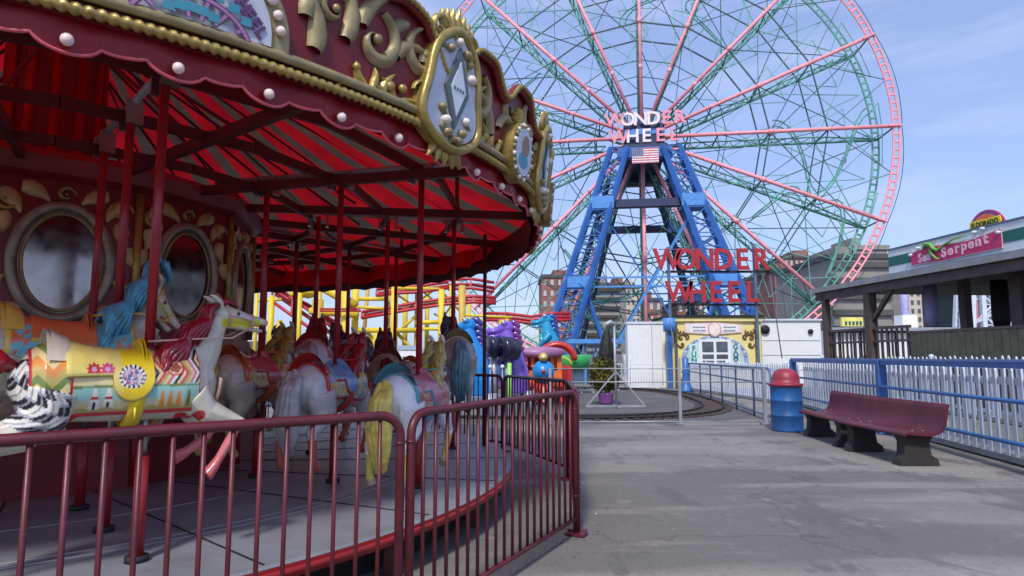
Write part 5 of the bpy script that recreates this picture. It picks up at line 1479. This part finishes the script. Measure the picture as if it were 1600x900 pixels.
# ------------------------------------------------------------------ DRAGON TUB RIDE
def dragon(name, c, s, col, mane_c, chest, label, face=-1, tub=None):
    r = thing('dragon_ride_car', c, label, 'ride car', 'dragon ride cars')
    body_m = mat('dragon_'+name, col, .25, var=.08, coat=.6); mm = mat('dragon_mane_'+name, mane_c, .3, coat=.4); cm_ = mat('dragon_chest_'+name, chest, .3, coat=.4)
    b = MB(); S = (0, 1, 0)
    P = [(.14, 0, -.05), (.15, 0, .25), (.09, 0, .55), (.02, 0, .85), (-.06, 0, 1.10), (-.08, 0, 1.32), (-.06, 0, 1.45)]
    R = [(.24, .26), (.27, .30), (.27, .29), (.24, .25), (.19, .19), (.15, .14), (.10, .09)]
    b.tube(P, R, body_m, 20, side=S)
    b.tube([(.06, 0, 1.38), (-.02, 0, 1.42), (-.14, 0, 1.42), (-.26, 0, 1.37), (-.38, 0, 1.34), (-.50, 0, 1.34), (-.55, 0, 1.34)], [(.08, .09), (.14, .16), (.15, .15), (.10, .10), (.085, .07), (.10, .08), (.04, .03)], body_m, 18, side=S)
    b.tube([(-.2, 0, 1.28), (-.34, 0, 1.22), (-.47, 0, 1.21), (-.5, 0, 1.22)], [(.09, .05), (.07, .035), (.07, .03), (.02, .02)], body_m, 12, side=S)
    for sy in (-1, 1):
        b.ball((-.12, sy*.10, 1.52), .075, body_m, 12); b.ball((-.50, sy*.06, 1.40), .035, body_m, 8)
        b.tube([(.0, sy*.24, .98), (-.16, sy*.30, .80), (-.26, sy*.24, .66), (-.2, sy*.18, .58)], [.10, .085, .06, .05], body_m, 10)
    me = remesh(b, .02, 3); me.materials.clear(); me.materials.append(body_m)
    def tr(me_):
        for v in me_.vertices: v.co = V((v.co.x*(-face)*s, v.co.y*s, v.co.z*s))
        if face > 0: me_.flip_normals()
        return me_
    inst('body', tr(me), r)
    b = MB()
    for i in range(9):
        t = i/8; x = .02+.20*t**1.2+.06; z = 1.50-1.05*t
        b.tube([(x-.10, 0, z+.03), (x+.02, 0, z+.04), (x+.12, 0, z-.04), (x+.10, 0, z-.12)], [(.03, .07), (.04, .08), (.03, .05), (.01, .02)], mm, 8, side=(0, 1, 0))
    inst('mane', tr(b.mesh('mane')), r)
    b = MB(); b.tube([(-.26, 0, 1.0), (-.22, 0, .75), (-.16, 0, .45), (-.06, 0, .15)], [(.10, .05), (.15, .07), (.20, .08), (.22, .08)], cm_, 12, side=(0, 1, 0))
    for i in range(6): b.tube([(-.31+.045*i, y_*.2, .95-.14*i) for y_ in (-1, -.3, .3, 1)], .014, body_m, 5)
    inst('chest_plate', tr(b.mesh('chest_plate')), r)
    b = MB()
    for sy in (-1, 1): b.ball((-.16, sy*.145, 1.54), .045, white_metal, 10); b.ball((-.185, sy*.175, 1.545), .02, black, 8)
    inst('eyes', tr(b.mesh('eyes')), r)
    b = MB()
    if tub: b.lathe([(.30, .0), (.46, .15), (.52, .42), (.48, .46), (.42, .2), (.0, .12)], tub, 24, c=(.75, 0, -.08)); inst('tub', tr(b.mesh('tub')), r)
    b = MB(); b.tube([(.4, 0, -.6*1), (.4, 0, .0)], .16, galv, 12); inst('pedestal', tr(b.mesh('pedestal')), r)
    return r
navy = mat('tub_navy', (.015, .015, .04), .3, coat=.3)
def gp(px, Y, z): v = at(px, 500, Y); return (v.x, Y, z)
dragon('azure', gp(738, 15.3, .55), 1.12, (.01, .22, .62), (.05, .04, .22), (.02, .35, .7), 'bright blue dragon ride car with dark purple mane and open snout', tub=None)
dragon('violet', gp(797, 16.4, .55), 1.12, (.20, .10, .55), (.16, .03, .22), (.12, .28, .75), 'tall lilac and blue dragon ride car between the blue dragon and the train', tub=None)
dragon('plum', gp(786, 18.2, .62), 1.05, (.26, .07, .40), (.4, .08, .2), (.05, .2, .45), 'small plum dragon ride car behind the dark navy tubs')
dragon('teal', gp(858, 25.0, 1.0), 1.3, (.01, .28, .50), (.01, .06, .28), (.02, .4, .3), 'teal dragon ride car with spiky navy crest above the red coach', tub=grn_t)
for (px, py, Yq, rad, lab) in ((772, 543, 15.9, .26, 'left dark navy drum tub below the small plum dragon'), (793, 546, 15.9, .30, 'dark navy drum tub with its open end turned left beside the lilac dragon')):
    p = at(px, py, Yq); r = thing('ride_tub', (p.x, Yq, 0), lab, 'ride tub', 'navy ride tubs')
    b = MB(); b.tube([p+V((-.14, -.12, .02)), p+V((-.1, -.1, .02)), p+V((.2, .1, 0))], [rad, rad*1.02, rad*.9], navy, 22); b.build('tub', r)
    b = MB(); b.tube([V((p.x, Yq, 0)), p], .07, galv, 10); b.build('pedestal', r)
for (px, py, lab) in ((757, 573, 'left white globe lamp on a short stem beneath the dragons'), (766, 573, 'middle white globe lamp on a short stem beneath the dragons'), (785, 573, 'right white globe lamp on a short stem beneath the dragons')):
    p = at(px, py, 14.9); r = thing('globe_lamp', (p.x, 14.9, 0), lab, 'lamp', 'globe lamps on the dragon ride'); b = MB(); b.ball(p, .05, white_metal, 10); b.build('globe', r); b = MB(); b.tube([V((p.x, 14.9, 0)), p], .015, galv, 6); b.build('stem', r)
p = at(796, 575, 15.2); b = MB(); b.tube([V((p.x, 15.2, 0)), p+V((0, 0, .12))], .05, mat('lime', (.3, .7, .1), .4), 8); tag(b.build('post', base=(p.x, 15.2, 0)), 'lime green post at the foot of the lilac dragon', 'post')
# loading platform
b = MB(); b.box((-.9, 16.6, .18), (2.4, 3.4, .36), deck_grey); tag(b.build('ride_platform', base=(-.9, 16.6, 0)), 'low grey platform carrying the dragon ride cars', 'platform')
# ------------------------------------------------------------------ ROLLER COASTER (yellow)
YC = 30.0
rc = thing('roller_coaster', (at(560, 500, YC).x, YC, 0), 'yellow roller coaster supports with red track seen through the carousel', 'roller coaster')
def cbar(b, a, c, w, m, dy=0, n=8, h=None): b.bar(at(a[0], a[1], YC+dy)+V((0, 0, 0)), at(c[0], c[1], YC+dy), w, m, n=n, h=h)
for i, (px, top, w, dy, lean) in enumerate(((425, 462, .30, 0, -1), (437, 500, .26, 2, 2), (468, 452, .30, 0, 0), (497, 468, .55, 0, 0), (500, 440, .26, 3, 0), (540, 440, .42, 0, 2), (556, 446, .34, 1.5, 0), (575, 446, .22, 3, -6), (607, 450, .22, 1, 0), (617, 446, .34, 0, 0), (634, 440, .26, 2.5, 0), (652, 446, .22, 1, 0),
     (668, 440, .22, 2, 0), (690, 452, .30, 0, 0), (706, 446, .30, 3, 1), (722, 446, .34, 0, 1), (733, 470, .2, 2, 0), (756, 490, .2, 2, 0), (783, 500, .26, 1, 0), (792, 496, .22, 4, 0), (590, 520, .40, -1, 0), (382, 470, .26, 1, 0), (402, 452, .2, 3, 0))):
    b = MB(); p = at(px, top, YC+dy); m = yellow if i % 4 != 3 else yellow2
    b.bar((p.x+lean*.05, YC+dy, 0), p, w, m, n=8); b.build('support', rc)
b = MB()
for (a, c, w) in (((560, 516), (650, 516), .24), ((650, 514), (720, 514), .16), ((484, 486), (560, 492), .34), ((560, 467), (600, 467), .2), ((620, 450), (690, 452), .16), ((425, 455), (500, 448), .2), ((650, 504), (690, 503), .22), ((560, 480), (600, 482), .14), ((404, 470), (440, 468), .14), ((720, 492), (800, 496), .12)):
    cbar(b, a, c, w, yellow)
for (a, c, w) in (((500, 446), (556, 478), .46), ((620, 520), (652, 492), .14), ((620, 520), (650, 552), .16), ((575, 520), (590, 545), .22), ((592, 520), (583, 556), .2), ((655, 470), (688, 446), .1), ((690, 455), (722, 490), .1), ((678, 490), (712, 512), .1), ((437, 500), (425, 560), .24), ((600, 550), (616, 520), .18), ((652, 448), (690, 480), .09), ((700, 520), (720, 560), .14), ((540, 470), (558, 500), .2), ((612, 455), (650, 480), .1), ((720, 455), (690, 500), .09)):
    cbar(b, a, c, w, yellow, dy=.3)
b.build('beam', rc)
def track(pts, gap, name='track', m=track_red, dy=0, w=.17):
    b = MB(); P = [at(x, y, YC+dy) for x, y in pts]
    for off in (0, gap): b.tube([p+V((0, 0.25*off, off)) for p in P], w/2, m, 6)
    b.tube([p+V((0, .5, gap*.5)) for p in P], w*.6, m, 6)
    for i in range(len(P)-1):
        k = max(1, int((P[i+1]-P[i]).length/.8))
        for j in range(k): q = P[i].lerp(P[i+1], j/k); b.bar(q, q+V((0, .25*gap, gap)), .09, m)
    b.build(name, rc)
track([(424, 470), (455, 492), (495, 520), (528, 545), (548, 560)], .75, m=track_red)
track([(424, 452), (455, 470), (480, 482), (530, 514)], .2, m=track_red, dy=1)
track([(565, 497), (600, 491), (650, 482), (700, 475), (740, 472), (775, 474)], .28)
track([(588, 462), (620, 458), (660, 456), (700, 450)], .3)
track([(560, 486), (500, 486)], .1, dy=-.5, w=.1)
track([(700, 452), (735, 450), (772, 456)], .5, dy=3)
track([(756, 500), (790, 500), (830, 505), (860, 500), (892, 500)], .38, dy=6, w=.2)
b = MB()
for (x, y, r_) in ((470, 446, .5), (462, 462, .4), (640, 446, .4), (482, 455, .45)): b.ball(at(x, y, YC+.5), r_, yellow, 10, (1, .5, .8))
b.build('housing', rc)

# small things at the foot of the coaster -------------------------------------
def hut(px0, px1, ytop, Y, wallm, roofm, label, sign=None, win=True, cat='booth'):
    a, c = at(px0, ytop, Y), at(px1, ytop, Y); w_ = c.x-a.x; cx = (a.x+c.x)/2; zt = a.z
    r = thing('kiosk', (cx, Y, 0), label, cat)
    b = MB(); b.box((cx, Y+w_*.35, zt/2-.03), (w_*.94, w_*.7, zt-.06), wallm); b.build('wall', r)
    b = MB(); b.box((cx, Y+w_*.35, zt+.04), (w_, w_*.8, .16), roofm); b.build('roof', r)
    if win:
        b = MB(); b.box((cx+w_*.05, Y-.01, zt*.62), (w_*.66, .05, zt*.42), wdk); b.build('window', r)
        b = MB()
        for s in (-1, 0, 1): b.box((cx+w_*.05+s*w_*.34, Y-.04, zt*.62), (.06, .04, zt*.46), wallm)
        b.build('window_frame', r)
    return r
wblue = mat('kiosk_blue_grey', (.35, .45, .55), .5)
hut(622, 652, 545, 24, white_paint, wblue, 'white ticket kiosk with dark window at the foot of the yellow coaster')
hut(498, 526, 541, 27, mat('kiosk_cream', (.65, .66, .42), .5), black, 'small cream kiosk with blue window panes seen between carousel poles')
hut(572, 588, 566, 26, wblue, galv, 'small blue grey kiosk behind the brown carousel horse', win=False)
hut(380, 412, 520, 36, white_paint, galv, 'white kiosk far behind the golden maned carousel horse')
b = MB(); a, c = at(320, 566, 46), at(760, 556, 46)
b.box(((a.x+c.x)/2, 46, 1.0), (c.x-a.x, .3, 2.0), galv); rr = random.Random(4)
x = a.x
while x < c.x: b.box((x, 45.8, .95), (.1, .1, 1.9), white_metal); x += 1.5
tag(b.build('boundary_wall', base=((a.x+c.x)/2, 46, 0)), 'long grey panelled boundary wall far behind the yellow coaster', 'wall')
# blue barrel and chairs beyond the carousel
p = gr(387, 664)
r = thing('barrel', p, 'bright blue barrel beyond the carousel under the golden maned horse', 'barrel')
b = MB(); b.lathe([(.2, 0), (.22, .1), (.23, .3), (.22, .5), (.2, .62), (.08, .66), (.08, .72)], mat('barrel_blue', (.01, .09, .55), .35), 20, c=p); b.build('body', r)
for px, lab in ((372, 'black framed chair left of the bright blue barrel'), (424, 'black framed chair right of the bright blue barrel')):
    p = gr(px, 668); r = thing('chair', p, lab, 'chair')
    b = MB(); b.box(p+V((0, 0, .44)), (.42, .42, .04), wblue); b.build('seat', r)
    b = MB(); b.box(p+V((0, .2, .68)), (.42, .03, .4), wblue); b.build('backrest', r)
    for sx in (-1, 1):
        for sy in (-1, 1): b = MB(); b.tube([p+V((sx*.2, sy*.2, 0)), p+V((sx*.2, sy*.2, .44 if sy < 0 else .88))], .014, black, 6); b.build('leg', r)

# ------------------------------------------------------------------ PAVILION ON THE RIGHT
A0 = V((at(1288, 500, 22.5).x, 22.5, 0)); 
dv = (V((11.8, 14.2, 0))-A0).normalized(); nv = V((-dv.y, dv.x, 0)) 
if nv.x < 0: nv = -nv                                   # nv: away from the walkway
Lp = 17.0; Wp = 8.0
pav = thing('pavilion', A0, 'raised open wooden pavilion with a dark shingle roof and deck behind the picket fences', 'pavilion')
Q = lambda s, n_, z: A0+dv*s+nv*n_+V((0, 0, z))
ZD = 1.35; ZE = 3.55
def obox(mb, s0, s1, n0, n1, z0, z1, m):
    vs = [Q(s, n_, z) for z in (z0, z1) for (s, n_) in ((s0, n0), (s1, n0), (s1, n1), (s0, n1))]
    mb.add(vs, [(3, 2, 1, 0), (4, 5, 6, 7), (0, 1, 5, 4), (1, 2, 6, 5), (2, 3, 7, 6), (3, 0, 4, 7)], m)
b = MB(); obox(b, -.3, Lp, 0, Wp, ZD-.2, ZD, wood_dark); b.build('deck_floor', pav)
b = MB()
for i in range(int(Lp/.22)): obox(b, 4.1+i*.22 if i*.22+4.1 < Lp else Lp-.2, min(Lp, 4.1+i*.22+.2), .04, .08, .0, 2.08, wood_olive)
obox(b, 4.0, Lp, .03, .12, 2.08, 2.14, wood_dark); b.build('board_wall', pav)
b = MB()
for i in range(19): obox(b, i*.22, i*.22+.06, .04, .08, ZD, 2.25, wood_dark)
obox(b, -.1, 4.1, .02, .11, 2.25, 2.33, wood_dark); obox(b, -.1, 4.1, .03, .1, 1.85, 1.92, wood_dark); obox(b, -.1, 4.1, .02, .08, .05, ZD, wood_dark)
obox(b, -.04, 0.02, 0, Wp, 2.25, 2.33, wood_dark)
for i in range(30): obox(b, -.03, .01, i*.26, i*.26+.06, ZD, 2.25, wood_dark)
b.build('balustrade', pav)
for (s, n_, w_) in ((0.05, .05, .20), (2.35, .1, .27), (4.6, 1.4, .22), (6.6, 1.2, .34), (10.0, .1, .24), (13.0, .1, .24), (0.05, Wp-.2, .3), (5.5, Wp-.2, .3), (11, Wp-.2, .3)):
    b = MB(); obox(b, s-w_/2, s+w_/2, n_-w_/2, n_+w_/2, 0, ZE+.1, wood_dark); b.build('post', pav)
b = MB()
for s, sg_ in ((2.35, 1),): b.bar(Q(s, .1, 2.45), Q(s+sg_*1.2, .1, ZE), .12, wood_dark)
b.build('brace', pav)
b = MB(); obox(b, -.4, Lp, -.05, .15, ZE-.15, ZE+.14, wood_dark); obox(b, -.4, Lp, Wp-.2, Wp, ZE-.1, ZE+.14, wood_dark)
for i in range(9): obox(b, i*2.1-.1, i*2.1+.1, -.1, Wp+.2, ZE+.142, ZE+.26, wood_dark)
b.build('eave_beam', pav)
RZ = ZE+.27
def roofp(s, n_):  # hip roof height
    e = min(s+1.0, n_+.9, Wp+.9-n_); return RZ+max(0, min(e, 4.5))*.22
b = MB()
c = [Q(-.35, -.15, RZ), Q(Lp, -.15, RZ), Q(Lp, Wp+.5, RZ), Q(-.35, Wp+.5, RZ), Q(3.6, Wp/2, RZ+.9), Q(Lp, Wp/2, RZ+.9)]
lo = [p-V((0, 0, .12)) for p in c[:4]]
b.add(c+lo, [(0, 1, 5, 4), (2, 3, 4, 5), (3, 0, 4), (6, 9, 8, 7)], shingle); b.build('roof', pav)
b = MB(); fm = mat('fascia_grey', (.25, .26, .27), .6)
obox(b, -.37, Lp, -.19, -.15, RZ-.15, RZ+.02, fm); obox(b, -.40, -.37, -.19, Wp+.5, RZ-.15, RZ+.02, fm); b.build('fascia', pav)
# sign board on the roof
s0 = 3.47; sb0, sb1 = RZ+.06, RZ+.76
sgn = thing('roof_sign', Q(s0, .1, RZ), 'long white and green roof sign with a crimson Sea Serpent scroll', 'sign')
b = MB(); obox(b, s0, Lp, .0, .10, sb0, sb1, sign_white); obox(b, s0, Lp, -.01, .0-.001, sb0+.22, sb1-.20, sign_green); obox(b, s0-.02, Lp, -.03, .12, sb1, sb1+.045, rail_navy); obox(b, s0-.02, Lp, -.03, .12, sb0-.05, sb0, rail_navy); b.build('board', sgn)
cs = 5.98; F = plane_map(Q(cs, -.012, (sb0+sb1)/2-.04), dv, (0, 0, 1), -nv)
top = [(-1.5+3.0*i/24, .14+.05*sin(i/24*7)+.08*(i/24)) for i in range(25)]; bot = [(u, v-.38+.04*sin(u*3)) for u, v in top]
b = MB(); b.prism([(u, v+.03) for u, v in reversed(top)]+[(u, v-.03) for u, v in bot], F, .0, .03, mat('scroll_edge', (.7, .55, .62), .5)); b.prism(list(reversed(top))+bot, F, .02, .045, sign_crim)
scr = mat('sea_lettering', (.75, .45, .52), .5); scr2 = mat('sea_serpent_green', (.15, .42, .08), .5)
add_text(b, 'Sea', (lambda u, v, d=0: F(-.98+u, -.05+v+u*.04, .045+d)), .34, scr, .015, .012)
for i, ch in enumerate('Serpent'):
    add_text(b, ch, (lambda i: (lambda u, v, d=0: F(-.28+i*.225+u, -.03+.02*i+v, .045+d)))(i), .36, scr, .015, .012)
b.build('scroll', sgn)
b = MB(); b.tube([F(-1.0, .20, .06), F(-.85, .30, .09), F(-.68, .26, .09), F(-.6, .14, .09), F(-.45, .06, .08), F(-.3, .16, .07), F(.1, .27, .07), F(.5, .31, .07)], [.03, .07, .05, .05, .035, .03, .025, .012], scr2, 8)
b.tube([F(-.72, .12, .08), F(-.66, .0, .09), F(-.52, -.14, .09), F(-.42, -.18, .07)], [.04, .04, .03, .015], scr2, 8)
for u, v in ((.75, .32), (1.45, .18), (-1.5, .1), (-1.2, .25), (1.0, .36)): b.ball(F(u, v, .05), .07, sign_white, 8, (1, 1, .7))
b.build('serpent', sgn)
# half-round sign
cs = 6.75; F = plane_map(Q(cs, .3, sb1+.0), dv, (0, 0, 1), -nv)
hs = thing('arched_sign', Q(cs, .3, sb1), 'half round rainbow sign with yellow name band rising above the roof sign', 'sign')
b = MB()
for rr_, m_, dp in ((.50, sign_crim, .04), (.46, mat('arch_violet', (.15, .07, .3), .5), .05), (.41, orange, .06), (.33, mat('arch_red', (.6, .07, .05), .5), .07)):
    b.prism([(rr_*1.12*cos(pi*i/20), -.06+rr_*1.12*sin(pi*i/20)) for i in range(21)], F, dp-.05, dp, m_)
b.bar(Q(cs, .36, RZ), Q(cs, .36, sb1), .08, galv); b.build('arch_board', hs)
b = MB(); b.prism([(-.44, .04), (.46, .04), (.5, .14), (.46, .27), (-.44, .27), (-.46, .14)], F, .065, .09, mat('sign_yellow', (.82, .66, .02), .5)); add_text(b, 'ELDORADO', lambda u, v, d=0: F(u+.01, .155+v, .09+d), .185, mat('sign_black', (.05, .04, .01), .5), .01, .006, .82); b.build('name_band', hs)
# hanging tarps / bags in the pavilion
for s, n_, w_, z0, m_, lab in ((3.55, 1.2, .45, 2.3, mat('lilac_cloth', (.33, .32, .52), .6), 'lilac column wrap hanging inside the pavilion'), (4.9, 2.2, .5, 2.2, black, 'tall black cover hanging inside the pavilion')):
    b = MB(); b.tube([Q(s, n_, z0), Q(s, n_, z0+.3), Q(s, n_, ZE)], [w_*.35, w_*.45, w_*.4], m_, 10); tag(b.build('hanging_cover', base=Q(s, n_, 0)), lab, 'cover')

# ------------------------------------------------------------------ FAR BUILDINGS
def tower_block(px0, px1, ytop, Y, wallm, label, floors, cols, dep=12, roofm=None, step=None, winm=None, name='apartment_building', bands=False):
    a, c = at(px0, ytop, Y), at(px1, ytop, Y); w_ = c.x-a.x; cx = (a.x+c.x)/2; H = a.z
    r = thing(name, (cx, Y, 0), label, 'building')
    b = MB(); b.box((cx, Y+dep/2, H/2), (w_, dep, H), wallm); b.build('wall', r)
    b = MB(); b.box((cx, Y+dep/2, H+.25), (w_+.4, dep+.4, .5), roofm or shingle)
    b.box((cx+w_*.1, Y+dep/2, H+1.2), (w_*.3, dep*.4, 1.6), wallm); b.build('roof', r)
    if bands:
        b = MB()
        for i in range(floors): b.box((cx, Y-.1, H*(i+.6)/floors), (w_+.1, .5, H/floors*.35), winm or shingle)
        b.build('band', r); return r
    for j in range(cols):
        b = MB(); x = a.x+w_*(j+.5)/cols
        for i in range(floors):
            z = H*(i+.55)/floors
            b.box((x, Y-.03, z), (w_/cols*.42, .12, H/floors*.48), winm or wdk)
        b.build('window_column', r)
    return r
brick = mat('brick_red', (.27, .12, .10), .85, var=.25, vscale=.5, dirt=(.15, .06, .05), dscale=.3)
brick2 = mat('brick_brown', (.20, .10, .075), .85, var=.25, vscale=.5)
wglass = mat('far_window', (.5, .5, .48), .3); greyc = mat('stand_grey', (.29, .27, .255), .8, var=.2, vscale=.3)
cream_w = mat('cream_wall', (.55, .5, .42), .8)
tower_block(846, 890, 434, 120, brick, 'tall red brick apartment block left of the blue tower leg', 8, 4, winm=wglass)
tower_block(848, 905, 432, 150, brick2, 'brown brick block behind the red one at the left tower leg', 9, 8, winm=wglass)
tower_block(916, 968, 448, 90, greyc, 'grey banded building between the blue tower legs', 9, 1, bands=True, winm=mat('band_brown', (.06, .05, .045), .8))
tower_block(946, 990, 446, 112, brick, 'red brick block with pale windows behind the grey banded building', 8, 4, winm=wglass)
tower_block(978, 1000, 450, 105, cream_w, 'narrow cream block with dark windows beside the pink spoke', 8, 3, winm=wdk)
tower_block(1001, 1034, 470, 108, brick, 'low red brick block just above the white shed', 5, 3, winm=wglass)
tower_block(1058, 1100, 474, 115, brick2, 'brown brick block behind the lower row of sign letters', 5, 4, winm=wglass)
tower_block(1210, 1262, 424, 100, brick, 'large red brick apartment block right of the letter sign', 8, 7, winm=wglass, dep=16)
tower_block(1224, 1296, 404, 106, brick, 'taller red brick block rising behind the large one', 10, 9, winm=wglass)
tower_block(1298, 1388, 404, 66, greyc, 'dark grey banded stand building behind the pavilion roof', 7, 1, bands=True, winm=mat('band_dark', (.10, .095, .09), .8), dep=14)
tower_block(1336, 1386, 390, 70, greyc, 'upper grey block with pale parapet beside the roof sign', 6, 1, bands=True, winm=mat('band_dark', (.10, .095, .09), .8), roofm=mat('parapet', (.3, .29, .27), .8))
tower_block(1418, 1438, 440, 90, cream_w, 'narrow cream building seen under the pavilion roof', 10, 2, winm=wdk)
tower_block(1446, 1484, 440, 95, brick2, 'brown brick building seen under the pavilion roof', 10, 3, winm=wglass)
tower_block(1574, 1680, 440, 60, mat('slate_teal', (.05, .09, .10), .6), 'dark slate building at the right edge under the pavilion roof', 4, 4, winm=wglass)
tower_block(1192, 1216, 470, 130, cream_w, 'small pale building beyond the white container', 4, 3, winm=wdk)
# low white shop with yellow sign behind the pavilion
a, c = at(1298, 516, 38), at(1560, 516, 38)
r = thing('shop', ((a.x+c.x)/2, 38, 0), 'low white shop with a yellow sign seen through the pavilion', 'shop')
b = MB(); b.box(((a.x+c.x)/2, 40, a.z/2), (c.x-a.x, 4, a.z), white_paint); b.build('wall', r)
b = MB(); p, q = at(1312, 496, 38), at(1346, 510, 38); b.box(((p.x+q.x)/2, 37.9, (p.z+q.z)/2), (q.x-p.x, .2, p.z-q.z), mat('shop_sign_yellow', (.8, .72, .2), .5))
for i in range(5): b.box((p.x+.25+(q.x-p.x-.4)*i/4, 37.78, (p.z+q.z)/2-.08), (.12, .04, .22), sign_green)
b.build('sign', r)
b = MB(); b.box(((a.x+c.x)/2, 37.8, a.z+.05), (c.x-a.x+.3, .5, .2), galv); b.build('roof_edge', r)
# white scaffold ride
p = at(1540, 500, 46)
r = thing('steel_ride', (p.x, 46, 0), 'white lattice steel ride with a ring seen under the pavilion roof', 'ride')
b = MB()
for px in (1512, 1536, 1548, 1566):
    q = at(px, 440, 46); lattice_leg(b, (q.x+(px-1540)*.03, 46, 0), (q.x, 46, q.z+2), .8, .6, white_metal, white_metal, 12)
b.build('mast', r)
b = MB(); c = at(1528, 496, 46)
pts = [c+V((1.3*cos(2*pi*i/24), 0, 1.3*sin(2*pi*i/24))) for i in range(24)]; b.tube(pts, .07, white_metal, 6, closed=True)
for i in range(0, 24, 3): b.bar(c, pts[i], .06, wheel_pink)
for i in range(6): b.bar(at(1510+i*10, 515-i*6, 45.6), at(1560, 470+i*6, 45.6), .07, white_metal)
b.build('ring', r)
p = at(1415, 500, 40)
b = MB(); b.bar((p.x, 40, 0), (p.x, 40, at(1415, 440, 40).z), .45, mat('lavender', (.32, .30, .52), .6), n=10); b.box((p.x, 40, 2), (.9, .9, 4), white_paint); tag(b.build('column', base=(p.x, 40, 0)), 'lavender column on a white plinth behind the pavilion', 'column')
# guy wires
b = MB(); b.tube([at(1143, 500, 40), at(1104, 388, 40)], .02, rail_navy, 4); 
for i, (a, c) in enumerate((((1203, 430), (1222, 560)), ((1046, 500), (1068, 612)))):
    b = MB(); b.tube([at(*a, 28), at(*c, 28)], .025, rail_navy, 5); o = b.build('guy_wire', base=at(*c, 28)); tag(o, ['thin dark guy wire slanting down across the white container', 'thin dark guy wire slanting past the yellow booth corner'][i], 'wire', 'guy wires of the letter sign')
